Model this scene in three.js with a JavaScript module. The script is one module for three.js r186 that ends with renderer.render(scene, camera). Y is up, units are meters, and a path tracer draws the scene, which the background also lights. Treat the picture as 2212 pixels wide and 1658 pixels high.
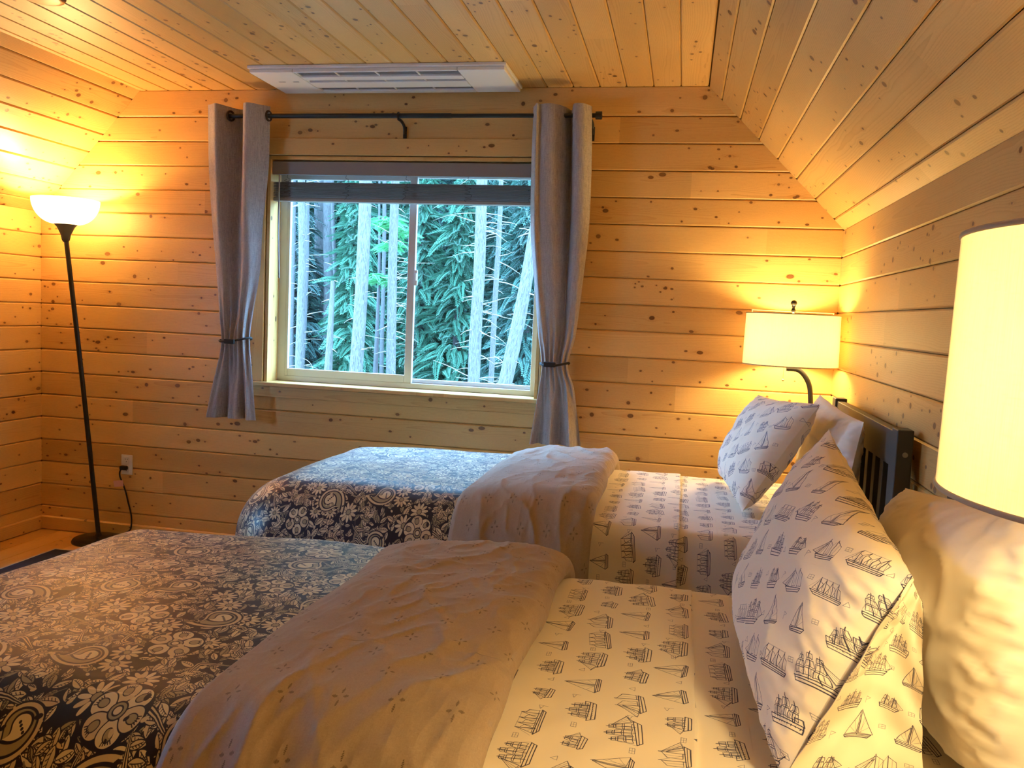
import * as THREE from 'three';
import { RoundedBoxGeometry } from 'three/addons/geometries/RoundedBoxGeometry.js';
import { mergeGeometries } from 'three/addons/utils/BufferGeometryUtils.js';
import { ImprovedNoise } from 'three/addons/math/ImprovedNoise.js';

// ---------------------------------------------------------------- camera, sky, exposure
const scene = new THREE.Scene();
const IMG_W = 2212, IMG_H = 1658, FOCAL = 1821.67;
const camera = new THREE.PerspectiveCamera(48.9385, IMG_W / IMG_H, 0.05, 200);
camera.position.set(1.0871, 1.4056, 4.3134);
camera.rotation.order = 'YXZ';
camera.rotation.set(-0.0840, 0.1953, 0.0444);
camera.updateMatrixWorld(true);
scene.background = new THREE.Color().setRGB(9.0, 18.5, 32.0);       // even, cool, cloudy daylight
const renderer = new THREE.WebGLRenderer({ antialias: true });
renderer.toneMapping = THREE.LinearToneMapping;
renderer.toneMappingExposure = 1.3;
renderer.shadowMap.enabled = true;
renderer.shadowMap.type = THREE.PCFSoftShadowMap;
const FLOOR_LAMP_POWER = 2.1, FLOOR_LAMP_COLOR = [1, 0.61, 0.245];
const BED_LAMP_POWER = 1.55, BED_LAMP_COLOR = [1, 0.78, 0.36];

// ---------------------------------------------------------------- helpers
let seed = 7;
const rnd = () => { seed = (seed + 0x6d2b79f5) | 0; let t = Math.imul(seed ^ (seed >>> 15), 1 | seed); t = (t + Math.imul(t ^ (t >>> 7), 61 | t)) ^ t; return ((t ^ (t >>> 14)) >>> 0) / 4294967296; };
const rr = (a, b) => a + (b - a) * rnd();
const inoise = new ImprovedNoise();
const noise = (x, y, z = 0) => inoise.noise(x, y, z);
const lerp = (a, b, t) => a + (b - a) * t;
const clamp = (x, a, b) => Math.max(a, Math.min(b, x));
const smooth = (a, b, x) => { const t = clamp((x - a) / (b - a), 0, 1); return t * t * (3 - 2 * t); };
const V = (x, y, z) => new THREE.Vector3(x, y, z);
// the point where the line of sight through a photo pixel meets the plane axis = value
function at(px, py, axis, value) {
  const d = V((px - IMG_W / 2) / FOCAL, -(py - IMG_H / 2) / FOCAL, -1).applyQuaternion(camera.quaternion), c = camera.position;
  const t = (value - c[axis]) / d[axis];
  return V(c.x + d.x * t, c.y + d.y * t, c.z + d.z * t);
}
function sample(table, x) {               // smooth interpolation through [x, y] pairs
  if (x <= table[0][0]) return table[0][1];
  for (let i = 1; i < table.length; i++) if (x <= table[i][0]) {
    const t = (x - table[i - 1][0]) / (table[i][0] - table[i - 1][0]);
    const m = (k) => { const a = table[Math.max(0, k - 1)], b = table[Math.min(table.length - 1, k + 1)]; return (b[1] - a[1]) / (b[0] - a[0]); };
    const h = table[i][0] - table[i - 1][0], t2 = t * t, t3 = t2 * t;
    return (2 * t3 - 3 * t2 + 1) * table[i - 1][1] + (t3 - 2 * t2 + t) * h * m(i - 1) + (-2 * t3 + 3 * t2) * table[i][1] + (t3 - t2) * h * m(i);
  }
  return table[table.length - 1][1];
}
const taken = {};
const numbered = (name) => { const n = taken[name] = (taken[name] ?? -1) + 1; return n ? `${name}_${String(n).padStart(3, '0')}` : name; };
function mesh(name, geometry, material, parent) {
  const m = new THREE.Mesh(geometry, material);
  m.name = parent ? name : numbered(name); m.castShadow = m.receiveShadow = true;
  (parent ?? scene).add(m);
  return m;
}
function thing(name, label, category, position = [0, 0, 0], group) {
  const o = new THREE.Group(); o.name = numbered(name); o.position.set(...position); scene.add(o);
  o.userData = { label, category }; if (group) o.userData.group = group;
  return o;
}
function tag(o, label, category, group) { o.userData.label = label; o.userData.category = category; if (group) o.userData.group = group; return o; }
function structure(o) { o.userData.kind = 'structure'; return o; }
function box(sx, sy, sz, x = 0, y = 0, z = 0, r = 0) {
  const g = r ? new RoundedBoxGeometry(sx, sy, sz, 2, Math.min(r, sx / 2.01, sy / 2.01, sz / 2.01)) : new THREE.BoxGeometry(sx, sy, sz);
  return g.translate(x, y, z);
}
const span = (x0, x1, y0, y1, z0, z1, r = 0) => box(x1 - x0, y1 - y0, z1 - z0, (x0 + x1) / 2, (y0 + y1) / 2, (z0 + z1) / 2, r);
const cyl = (r0, r1, h, x, y, z, n = 24) => new THREE.CylinderGeometry(r0, r1, h, n).translate(x, y, z);
const tube = (pts, r, n = 40, k = 10) => new THREE.TubeGeometry(new THREE.CatmullRomCurve3(pts.map((p) => (p.isVector3 ? p : V(...p)))), n, r, k);
const lathe = (pts, n = 48) => new THREE.LatheGeometry(pts.map(([x, y]) => new THREE.Vector2(x, y)), n);
function merge(list) { return mergeGeometries(list.map((g) => { const h = g.index ? g.toNonIndexed() : g; for (const k of Object.keys(h.attributes)) if (!['position', 'normal', 'uv'].includes(k)) h.deleteAttribute(k); return h; })); }
// a cloth sheet with thickness: position(u, v) on a grid, outer side = du x dv (or the other side when flip)
function sheet(nu, nv, position, uv, thick = 0.003, flip = false) {
  const P = [], N = [], T = [], I = [], w = nu + 1;
  for (let j = 0; j <= nv; j++) for (let i = 0; i <= nu; i++) P.push(position(i / nu, j / nv));
  const a = V(), b = V();
  for (let j = 0; j <= nv; j++) for (let i = 0; i <= nu; i++) {
    a.subVectors(P[j * w + Math.min(nu, i + 1)], P[j * w + Math.max(0, i - 1)]); b.subVectors(P[Math.min(nv, j + 1) * w + i], P[Math.max(0, j - 1) * w + i]);
    const n = V().crossVectors(a, b); if (n.lengthSq() < 1e-16) n.copy(N[N.length - 1] ?? V(0, 1, 0)); else { n.normalize(); if (flip) n.negate(); } N.push(n); T.push(uv(i / nu, j / nv));
  }
  const pos = [], nor = [], tex = [], c = P.length;
  for (let k = 0; k < c; k++) { pos.push(P[k].x, P[k].y, P[k].z); nor.push(N[k].x, N[k].y, N[k].z); tex.push(...T[k]); }
  if (thick) for (let k = 0; k < c; k++) { pos.push(P[k].x - N[k].x * thick, P[k].y - N[k].y * thick, P[k].z - N[k].z * thick); nor.push(-N[k].x, -N[k].y, -N[k].z); tex.push(...T[k]); }
  const quad = (p, q, r, s) => { if (flip) I.push(p, r, q, p, s, r); else I.push(p, q, r, p, r, s); };
  for (let j = 0; j < nv; j++) for (let i = 0; i < nu; i++) { const k = j * w + i; quad(k, k + 1, k + 1 + w, k + w); if (thick) quad(c + k, c + k + w, c + k + 1 + w, c + k + 1); }
  if (thick) for (let i = 0; i < nu; i++) { quad(i, c + i, c + i + 1, i + 1); const k = nv * w + i; quad(k, k + 1, c + k + 1, c + k); }
  if (thick) for (let j = 0; j < nv; j++) { const k = j * w; quad(k, k + w, c + k + w, c + k); const l = k + nu; quad(l, c + l, c + l + w, l + w); }
  const g = new THREE.BufferGeometry();
  g.setAttribute('position', new THREE.Float32BufferAttribute(pos, 3)); g.setAttribute('normal', new THREE.Float32BufferAttribute(nor, 3)); g.setAttribute('uv', new THREE.Float32BufferAttribute(tex, 2)); g.setIndex(I);
  return g;
}
// ---------------------------------------------------------------- materials
const std = (o) => new THREE.MeshStandardMaterial(o), phys = (o) => new THREE.MeshPhysicalMaterial(o);
const rgb = (r, g, b) => new THREE.Color().setRGB(r, g, b);
const enc = (c) => Math.round(255 * (c <= 0.0031308 ? 12.92 * c : 1.055 * Math.pow(Math.min(1, c), 1 / 2.4) - 0.055));
const SRGB = new Uint8Array(4097); for (let i = 0; i <= 4096; i++) SRGB[i] = enc(i / 4096);
function dataTexture(data, w, h, srgb = true) {
  const t = new THREE.DataTexture(data, w, h); t.magFilter = THREE.LinearFilter; t.minFilter = THREE.LinearMipmapLinearFilter; t.generateMipmaps = true;
  t.wrapS = t.wrapT = THREE.RepeatWrapping; if (srgb) t.colorSpace = THREE.SRGBColorSpace; t.needsUpdate = true; return t;
}
function canvasTexture(w, h, draw, srgb = true) {
  const c = document.createElement('canvas'); c.width = w; c.height = h; draw(c.getContext('2d'), w, h);
  const t = new THREE.CanvasTexture(c); t.wrapS = t.wrapT = THREE.RepeatWrapping; t.anisotropy = 8; if (srgb) t.colorSpace = THREE.SRGBColorSpace; return t;
}
// knotty pine: an atlas of 16 boards, each 2.56 m long (repeating) and one board wide
const hash = (x, y) => { let h = Math.imul(x, 374761393) + Math.imul(y, 668265263) | 0; h = Math.imul(h ^ (h >>> 13), 1274126177); return ((h ^ (h >>> 16)) >>> 0) / 4294967296; };
function vnoise(x, y, px) {               // value noise, repeating after px cells in x
  const xi = Math.floor(x), yi = Math.floor(y), fx = x - xi, fy = y - yi, u = fx * fx * (3 - 2 * fx), v = fy * fy * (3 - 2 * fy);
  const x0 = ((xi % px) + px) % px, x1 = (x0 + 1) % px;
  return lerp(lerp(hash(x0, yi), hash(x1, yi), u), lerp(hash(x0, yi + 1), hash(x1, yi + 1), u), v);
}
const BOARD = 0.133, LONG = 2.56;
function woodAtlas(shift) {
  const W = 2048, H = 2048, data = new Uint8Array(W * H * 4);
  for (let s = 0; s < 16; s++) {
    const S = s * 17 + shift * 1000, q = rr(0.3, 1), center = rr(-0.02, 0.15), rings = rr(130, 230), tone = rr(-0.05, 0.05), knots = [], nk = Math.floor(rr(13, 26));
    let cu = rnd() * LONG;
    for (let k = 0; k < nk; k++) { cu = rnd() < 0.55 ? cu + rr(0.03, 0.14) : rnd() * LONG; knots.push({ u: (cu + LONG) % LONG, v: rr(0.012, 0.121), r: rnd() < 0.2 ? rr(0.0065, 0.0105) : rr(0.0028, 0.0058), e: rr(1, 1.9), d: rr(0.78, 1), streak: rnd() < 0.3 ? rr(4, 9) : rr(1.5, 3), skew: rr(-0.5, 0.5) }); }
    for (let i = 0; i < W; i++) {
      const U = i / W * LONG, near = knots.filter((k) => { let d = Math.abs(U - k.u); d = Math.min(d, LONG - d); return d < k.r * 14 + 0.03; });
      const sway = (vnoise(U * 1.5625, S + 0.5, 4) - 0.5) * 0.05 + (vnoise(U * 6.25, S + 3.5, 16) - 0.5) * 0.012, depth = 0.012 + 0.05 * vnoise(U * 0.78125, S + 7.5, 2);
      for (let j = 0; j < 128; j++) {
        const Vv = (j + 0.5) / 128 * BOARD; let dk = 0, dark = 0, halo = 0, ring = 0;
        for (const k of near) {
          let du = U - k.u; if (du > LONG / 2) du -= LONG; if (du < -LONG / 2) du += LONG;
          const dv = Vv - k.v - du * k.skew * 0.12, e = Math.hypot(du / k.e, dv) / k.r;
          dk += 0.010 * Math.exp(-(du * du) / (k.r * k.r * 14) - dv * dv / (k.r * k.r * 9)) * Math.sign(dv || 1) * Math.min(1, Math.abs(dv) / k.r);
          dark = Math.max(dark, k.d * smooth(1.12, 0.8, e)); ring = Math.max(ring, k.d * Math.exp(-Math.pow((e - 0.95) / 0.2, 2)));
          halo = Math.max(halo, k.d * Math.exp(-Math.pow(du / (k.r * k.streak), 2) - Math.pow(dv / (k.r * 1.3), 2)));
        }
        const d = Math.sqrt(Math.pow(Vv - center - sway - dk * 1.2, 2) + depth * depth * q) * rings + (vnoise(U * 12.5, Vv * 60 + S, 32) - 0.5) * 0.35;
        const f = d - Math.floor(d), late = Math.pow(f, 3.2) * (0.45 + 0.4 * vnoise(U * 3.125, Vv * 30 + S + 40, 8));
        const fibre = (vnoise(U * 50, Vv * 1400 + S, 128) - 0.5) * 0.06 + (vnoise(U * 400, Vv * 500 + S, 1024) - 0.5) * 0.05, blotch = (vnoise(U * 3.125, Vv * 12 + S * 3, 8) - 0.5) * 0.12;
        const l = clamp(1 + fibre + blotch + tone, 0.5, 1.3), g = clamp(late * 0.75 + halo * 0.55, 0, 1);
        let R = lerp(0.72, 0.53, g) * l, G = lerp(0.442, 0.255, g) * l, B = lerp(0.15, 0.06, g) * l;
        const kd = clamp(dark * 0.90 + ring * 0.2, 0, 0.98);
        R = lerp(R, 0.12, kd); G = lerp(G, 0.040, kd); B = lerp(B, 0.012, kd);
        const p = ((s * 128 + j) * W + i) * 4;
        data[p] = SRGB[clamp(R * 4096 | 0, 0, 4096)]; data[p + 1] = SRGB[clamp(G * 4096 | 0, 0, 4096)]; data[p + 2] = SRGB[clamp(B * 4096 | 0, 0, 4096)]; data[p + 3] = 255;
      }
    }
  }
  return dataTexture(data, W, H);
}
const woodMaps = [woodAtlas(0), woodAtlas(1)];
const woodTones = [[1, 1, 1], [0.94, 0.93, 0.9], [1.05, 1.06, 1.08], [0.9, 0.86, 0.8]];
const wood = [];
for (const map of woodMaps) for (const t of woodTones) wood.push(std({ map, color: rgb(...t), roughness: 0.42, name: 'knotty pine' }));
const pick = (list) => list[Math.floor(rnd() * list.length)];

// one board: length along x, width along y, its face at z = 0 looking to +z; ends may be cut at a slant
function boardGeometry(len, w, t, skew0 = 0, skew1 = 0, chamfer = 0.0056) {
  const s = Math.floor(rnd() * 16), u0 = rnd(), c = Math.min(chamfer, w / 3), gap = 0.0012, flipU = rnd() < 0.5 ? -1 : 1;
  const sec = [[gap, -t], [gap, -c], [c + gap, 0], [w - c - gap, 0], [w - gap, -c], [w - gap, -t]];
  const pos = [], uv = [], idx = [];
  const tex = (x, y) => [u0 + flipU * x / LONG, (s + 0.02 + 0.96 * clamp(y / BOARD, 0, 1)) / 16];
  const X0 = (y) => skew0 * y / w, X1 = (y) => len - skew1 * y / w;
  for (let k = 0; k < 5; k++) {
    const a = sec[k], b = sec[k + 1], n = pos.length / 3;
    pos.push(X0(a[0]), a[0], a[1], X1(a[0]), a[0], a[1], X1(b[0]), b[0], b[1], X0(b[0]), b[0], b[1]);
    uv.push(...tex(X0(a[0]), a[0]), ...tex(X1(a[0]), a[0]), ...tex(X1(b[0]), b[0]), ...tex(X0(b[0]), b[0]));
    idx.push(n, n + 1, n + 2, n, n + 2, n + 3);
  }
  for (const e of [0, 1]) {
    const n = pos.length / 3;
    for (const p of sec) { const x = e ? X1(p[0]) : X0(p[0]); pos.push(x, p[0], p[1]); uv.push(...tex(x, p[0])); }
    for (let k = 1; k < 5; k++) if (e) idx.push(n, n + k + 1, n + k); else idx.push(n, n + k, n + k + 1);
  }
  const g = new THREE.BufferGeometry();
  g.setAttribute('position', new THREE.Float32BufferAttribute(pos, 3)); g.setAttribute('uv', new THREE.Float32BufferAttribute(uv, 2)); g.setIndex(idx);
  const flat = g.toNonIndexed(); flat.computeVertexNormals(); return flat;
}
function board(parent, name, origin, X, Y, Z, len, w, t = 0.018, skew0 = 0, skew1 = 0, chamfer, mat) {
  const m = mesh(name, boardGeometry(len, w, t, skew0, skew1, chamfer), mat ?? pick(wood), parent);
  m.matrixAutoUpdate = true;
  m.quaternion.setFromRotationMatrix(new THREE.Matrix4().makeBasis(X, Y, Z)); m.position.copy(origin);
  return m;
}
// a run of boards from a to b along its row, broken by butt joints
function run(parent, a, b, joints, place) {
  const cuts = [a, ...joints.filter((j) => j > a + 0.25 && j < b - 0.25), b];
  for (let i = 0; i + 1 < cuts.length; i++) place(cuts[i], cuts[i + 1], i === 0, i === cuts.length - 2);
}
const wmap = (k, tile) => { const t = woodMaps[k].clone(); t.needsUpdate = true; return t; };
const black = std({ color: rgb(0.012, 0.011, 0.011), roughness: 0.45 }), blackMatte = std({ color: rgb(0.015, 0.014, 0.014), roughness: 0.75 });
const bronze = std({ color: rgb(0.06, 0.032, 0.02), roughness: 0.35, metalness: 0.6 });
const whitePlastic = std({ color: rgb(0.80, 0.80, 0.81), roughness: 0.4 }), darkSlot = std({ color: rgb(0.10, 0.10, 0.11), roughness: 0.8 });
const vinyl = std({ color: rgb(0.70, 0.66, 0.62), roughness: 0.4 });
const charcoalWood = std({ color: rgb(0.036, 0.034, 0.032), roughness: 0.5 });
const glass = phys({ color: rgb(0.93, 0.97, 0.98), roughness: 0, transmission: 1, thickness: 0, ior: 1.45, specularIntensity: 0.6 });

// ---------------------------------------------------------------- the room
const XL = -2.5925, XR = 1.8172, KNEE = 1.8724, CEIL = 2.5475, XCL = -1.9581, XCR = 1.1452, BACK = 5.5, T = 0.018;
const ex = V(1, 0, 0), ey = V(0, 1, 0), ez = V(0, 0, 1);
const slabMat = std({ color: rgb(0.32, 0.20, 0.10), roughness: 0.8 });
// window opening in the far wall
const OPEN = { x0: -1.168, x1: 0.372, y0: 0.965, y1: 2.195 };
{
  const s = new THREE.Shape([[XL - 0.2, -0.25], [XR + 0.2, -0.25], [XR + 0.2, KNEE + 0.05], [XCR + 0.15, CEIL + 0.2], [XCL - 0.15, CEIL + 0.2], [XL - 0.2, KNEE + 0.05]].map((p) => new THREE.Vector2(...p)));
  s.holes.push(new THREE.Path([[OPEN.x0, OPEN.y0], [OPEN.x0, OPEN.y1], [OPEN.x1, OPEN.y1], [OPEN.x1, OPEN.y0]].map((p) => new THREE.Vector2(...p))));
  const wall = structure(mesh('wall_far', new THREE.ExtrudeGeometry(s, { depth: 0.15, bevelEnabled: false }).translate(0, 0, -0.15 - T), slabMat));
  tag(wall, 'gable end wall of horizontal knotty pine boards around the window', 'wall');
  for (let k = -14; k < 5; k++) {
    const y0 = KNEE + k * BOARD, top = k === 4 ? CEIL - y0 + 0.004 : BOARD, y1 = y0 + top;
    const edge = (y, k) => Math.max(0, (y - KNEE)) * k, kl = (XCL - XL) / (CEIL - KNEE), kr = (XR - XCR) / (CEIL - KNEE);     // how far the slopes cut in at this height
    const a0 = XL + edge(y0, kl), a1 = XL + edge(y1, kl), b0 = XR - edge(y0, kr), b1 = XR - edge(y1, kr);
    const joints = k % 3 === 0 ? [rr(-2.0, -1.5), rr(0.7, 1.3)] : k % 2 ? [rr(0.9, 1.5)] : rnd() < 0.5 ? [rr(-1.9, -1.4)] : [];
    const put = (from, to, s0, s1) => board(wall, 'plank', V(from, y0, 0), ex, ey, ez, to - from, top, T, s0, s1);
    if (y1 > OPEN.y0 + 0.01 && y0 < OPEN.y1 - 0.01) {
      run(wall, a0, OPEN.x0 - 0.01, joints, (f, t, first) => put(f, t, first ? a1 - a0 : 0, 0));
      run(wall, OPEN.x1 + 0.01, b0, joints, (f, t, first, last) => put(f, t, 0, last ? b0 - b1 : 0));
    } else run(wall, a0, b0, joints, (f, t, first, last) => put(f, t, first ? a1 - a0 : 0, last ? b0 - b1 : 0));
  }
}
const SW = { z0: 2.05, z1: 2.75, y0: 1.05, y1: 1.72 };
const zjoints = () => { const out = []; let z = rr(0.7, 2.4); while (z < BACK - 0.4) { out.push(z); z += rr(1.2, 2.6); } return out; };
{
  const right = structure(tag(mesh('wall_right', span(XR + T, XR + T + 0.15, -0.25, KNEE + 0.15, -0.15, BACK + 0.2), slabMat), 'knee wall of horizontal pine boards behind the headboards', 'wall'));
  const left = structure(tag(mesh('wall_left', merge([[-0.15, SW.z0, -0.25, KNEE + 0.15], [SW.z1, BACK + 0.2, -0.25, KNEE + 0.15], [SW.z0, SW.z1, -0.25, SW.y0], [SW.z0, SW.z1, SW.y1, KNEE + 0.15]].map(([a, b, c, d]) => span(XL - T - 0.15, XL - T, c, d, a, b))), slabMat), 'knee wall of pine boards beside the floor lamp', 'wall'));
  for (let k = -14; k < 0; k++) {
    const y = KNEE + k * BOARD;
    run(right, 0, BACK, zjoints(), (f, t) => board(right, 'plank', V(XR, y, f), ez, ey, V(-1, 0, 0), t - f, BOARD));
    const hole = y + BOARD > SW.y0 + 0.01 && y < SW.y1 - 0.01;
    for (const [a, b] of hole ? [[0, SW.z0], [SW.z1, BACK]] : [[0, BACK]]) run(left, a, b, zjoints(), (f, t) => board(left, 'plank', V(XL, y, t), V(0, 0, -1), ey, ex, t - f, BOARD));
  }
  const q = Math.SQRT1_2, slopeLen = Math.hypot(XR - XCR, CEIL - KNEE), rows = [-0.018];
  for (let d = 0.0675; d < slopeLen - 0.01; d += 0.1322) rows.push(d);
  rows.push(slopeLen);
  for (const side of [1, -1]) {
    const dir = V(side > 0 ? XCR - XR : XCL - XL, CEIL - KNEE, 0).normalize(), n = side > 0 ? V().crossVectors(ez, dir) : V().crossVectors(V(0, 0, -1), dir);
    const g = box(slopeLen + 0.3, 0.15, BACK + 0.4); g.rotateZ(side > 0 ? Math.PI - Math.atan2(dir.y, -dir.x) : Math.atan2(dir.y, dir.x));
    const mid = V((side > 0 ? XR + XCR : XL + XCL) / 2, (KNEE + CEIL) / 2, BACK / 2).addScaledVector(n, -(T + 0.075));
    const s = structure(tag(mesh(side > 0 ? 'ceiling_slope_right' : 'ceiling_slope_left', g.translate(mid.x, mid.y, mid.z), slabMat), side > 0 ? 'sloped pine board ceiling above the headboards' : 'sloped pine board ceiling above the floor lamp', 'ceiling'));
    for (let i = 0; i + 1 < rows.length; i++) {
      const base = V(side > 0 ? XR : XL, KNEE, 0).addScaledVector(dir, rows[i]), w = rows[i + 1] - rows[i];
      run(s, 0, BACK, zjoints(), (f, t) => board(s, 'plank', V(base.x, base.y, side > 0 ? f : t), side > 0 ? ez : V(0, 0, -1), dir, n, t - f, w));
    }
  }
  const ceiling = structure(tag(mesh('ceiling', span(XCL - 0.1, XCR + 0.1, CEIL + T, CEIL + T + 0.15, -0.15, BACK + 0.2), slabMat), 'flat pine board ceiling with long boards running to the window wall', 'ceiling'));
  for (let x = XCR; x > XCL + 0.01; x -= BOARD) { const w = Math.min(BOARD, x - XCL); run(ceiling, 0, BACK, zjoints(), (f, t) => board(ceiling, 'plank', V(x, CEIL, f), ez, V(-1, 0, 0), V(0, -1, 0), t - f, w)); }
  const back = structure(tag(mesh('wall_back', span(XL - 0.2, XR + 0.2, -0.25, CEIL + 0.2, BACK + T, BACK + T + 0.15), slabMat), 'pine wall opposite the window', 'wall'));
  for (let k = -14; k < 5; k++) { const y0 = KNEE + k * BOARD, cut = Math.max(0, y0 - KNEE); board(back, 'plank', V(XR - cut, y0, BACK), V(-1, 0, 0), ey, V(0, 0, -1), XR - XL - 2 * cut, k === 4 ? CEIL - y0 : BOARD); }
  // unseen window added to the left knee wall for fill daylight on the near bed
  const w2 = thing('window_2', 'small unseen window added in the knee wall across from the near bed for fill daylight', 'window'); w2.userData.kind = 'structure';
  mesh('frame', merge([span(XL - 0.14, XL - 0.03, SW.y0, SW.y1, SW.z0, SW.z0 + 0.05), span(XL - 0.14, XL - 0.03, SW.y0, SW.y1, SW.z1 - 0.05, SW.z1), span(XL - 0.14, XL - 0.03, SW.y0, SW.y0 + 0.05, SW.z0, SW.z1), span(XL - 0.14, XL - 0.03, SW.y1 - 0.05, SW.y1, SW.z0, SW.z1)]), vinyl, w2);
  mesh('pane', span(XL - 0.090, XL - 0.086, SW.y0 + 0.04, SW.y1 - 0.04, SW.z0 + 0.04, SW.z1 - 0.04), glass, w2);
  const floor = structure(tag(mesh('floor', span(XL - 0.2, XR + 0.2, -0.25, -T, -0.2, BACK + 0.2), slabMat), 'honey pine plank floor', 'floor'));
  const floorMats = wood.map((m) => { const c = m.clone(); c.color.multiply(rgb(0.93, 0.82, 0.66)); c.roughness = 0.3; return c; });
  for (let x = XL; x < XR; x += BOARD) { const w = Math.min(BOARD, XR - x); run(floor, 0, BACK, zjoints(), (f, t) => board(floor, 'plank', V(x + w, 0, t), V(0, 0, -1), V(-1, 0, 0), V(0, 1, 0), t - f, w, T, 0, 0, 0.0012, pick(floorMats))); }
  const bb = 0.082;
  tag(structure(board(scene, 'baseboard_far', V(XL, 0.001, 0.016), ex, ey, ez, XR - XL, bb, 0.0155, 0, 0, 0.006)), 'pine baseboard along the window wall', 'baseboard');
  tag(structure(board(scene, 'baseboard_left', V(XL + 0.016, 0.001, BACK), V(0, 0, -1), ey, ex, BACK - 0.017, bb, 0.0155, 0, 0, 0.006)), 'pine baseboard along the knee wall by the floor lamp', 'baseboard');
  tag(structure(board(scene, 'baseboard_right', V(XR - 0.016, 0.001, 0.017), ez, ey, V(-1, 0, 0), BACK - 0.017, bb, 0.0155, 0, 0, 0.006)), 'pine baseboard behind the beds', 'baseboard');
}
// ---------------------------------------------------------------- window
{
  const w = thing('window_1', 'sliding window with cream vinyl frame, pine jambs and sill', 'window'); w.userData.kind = 'structure';
  const { x0, x1, y0, y1 } = OPEN, D = -0.115, trimWood = wood[0];
  // pine jambs lining the opening
  board(w, 'jamb', V(x0 + 0.018, y0, D), V(0, 1, 0), V(0, 0, 1), ex, y1 - y0, 0.125, 0.018, 0, 0, 0.001, trimWood);
  board(w, 'jamb', V(x1 - 0.018, y0, 0.010), V(0, 1, 0), V(0, 0, -1), V(-1, 0, 0), y1 - y0, 0.125, 0.018, 0, 0, 0.001, trimWood);
  board(w, 'head_jamb', V(x0, y1 - 0.018, D), ex, V(0, 0, 1), V(0, -1, 0), x1 - x0, 0.125, 0.018, 0, 0, 0.001, trimWood);
  // casing boards round the opening, header, stool and apron
  board(w, 'header_casing', V(x0 - 0.09, y1 + 0.004, 0.024), ex, ey, ez, x1 - x0 + 0.18, 0.089, 0.0235, 0, 0, 0.002, trimWood);
  board(w, 'side_casing', V(x0 - 0.004, y0 + 0.003, 0.019), ey, V(-1, 0, 0), ez, y1 - y0, 0.075, 0.0185, 0, 0, 0.002, trimWood);
  board(w, 'side_casing', V(x1 + 0.079, y0 + 0.003, 0.019), ey, V(-1, 0, 0), ez, y1 - y0, 0.075, 0.0185, 0, 0, 0.002, trimWood);
  board(w, 'sill', V(x0 - 0.08, y0 + 0.001, 0.040), ex, V(0, 0, -1), V(0, 1, 0), x1 - x0 + 0.16, 0.155, 0.02, 0, 0, 0.003, trimWood);
  board(w, 'apron', V(x0 - 0.07, y0 - 0.082, 0.019), ex, ey, ez, x1 - x0 + 0.14, 0.062, 0.0185, 0, 0, 0.002);
  // vinyl frame
  const f0 = x0 + 0.018, f1 = x1 - 0.018, g0 = y0 + 0.001, g1 = y1 - 0.018, fw = 0.045, zo = -0.165, zi = -0.112;
  mesh('frame', merge([span(f0, f0 + fw, g0, g1, zo, zi, 0.003), span(f1 - fw, f1, g0, g1, zo, zi, 0.003), span(f0, f1, g0, g0 + 0.03, zo, zi, 0.003), span(f0, f1, g1 - fw, g1, zo, zi, 0.003)]), vinyl, w);
  const mid = at(888, 640, 'z', -0.125).x;
  const sash = (name, a, b, z0, z1, rail) => {
    const lo = g0 + 0.03, hi = g1 - fw;
    const s = mesh(name, merge([span(a, a + rail, lo, hi, z0, z1, 0.003), span(b - rail, b, lo, hi, z0, z1, 0.003), span(a + rail, b - rail, lo, lo + rail, z0, z1, 0.003), span(a + rail, b - rail, hi - rail, hi, z0, z1, 0.003)]), vinyl, w);
    mesh('pane', span(a + rail - 0.003, b - rail + 0.003, lo + rail - 0.003, hi - rail + 0.003, (z0 + z1) / 2 - 0.002, (z0 + z1) / 2 + 0.002), glass, s);
    return s;
  };
  const s1 = sash('sash', f0 + fw * 0.4, mid + 0.02, -0.138, -0.113, 0.042);
  sash('sash', mid - 0.012, f1 - fw * 0.5, -0.164, -0.140, 0.022);
  const hp = at(900, 600, 'z', -0.12);
  mesh('latch', merge([box(0.018, 0.085, 0.012, hp.x, hp.y, -0.107, 0.004), box(0.010, 0.04, 0.012, hp.x, hp.y + 0.004, -0.098, 0.003)]), vinyl, s1);
}
// ---------------------------------------------------------------- the forest outside
const bark = canvasTexture(256, 512, (c, w, h) => {
  c.fillStyle = '#9d9fa2'; c.fillRect(0, 0, w, h);
  for (let i = 0; i < 2600; i++) { const x = rnd() * w, y = rnd() * h, l = rr(6, 34), g = Math.floor(rr(10, 240)); c.fillStyle = `rgba(${g},${g + 2},${g + 4},0.42)`; for (const dy of [0, -h, h]) c.fillRect(x, y + dy, rr(1, 4), l); }
});
const barkPale = std({ map: bark, color: rgb(0.20, 0.165, 0.125), roughness: 0.9 }), barkGrey = std({ map: bark, color: rgb(0.13, 0.115, 0.10), roughness: 0.9 }), barkDark = std({ map: bark, color: rgb(0.11, 0.08, 0.07), roughness: 0.95 }), deadWood = std({ color: rgb(0.16, 0.13, 0.10), roughness: 0.9 });
const ground = (x, z) => { const d = -z; return (d < 14 ? -2.4 + Math.max(0, d - 3) * 0.145 : -0.8 + (d - 14) * 0.12 + Math.pow(Math.max(0, d - 14), 2) * 0.02) + 0.35 * noise(x * 0.3, z * 0.3) + 0.12 * noise(x * 1.1, z * 1.1, 4); };
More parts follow.
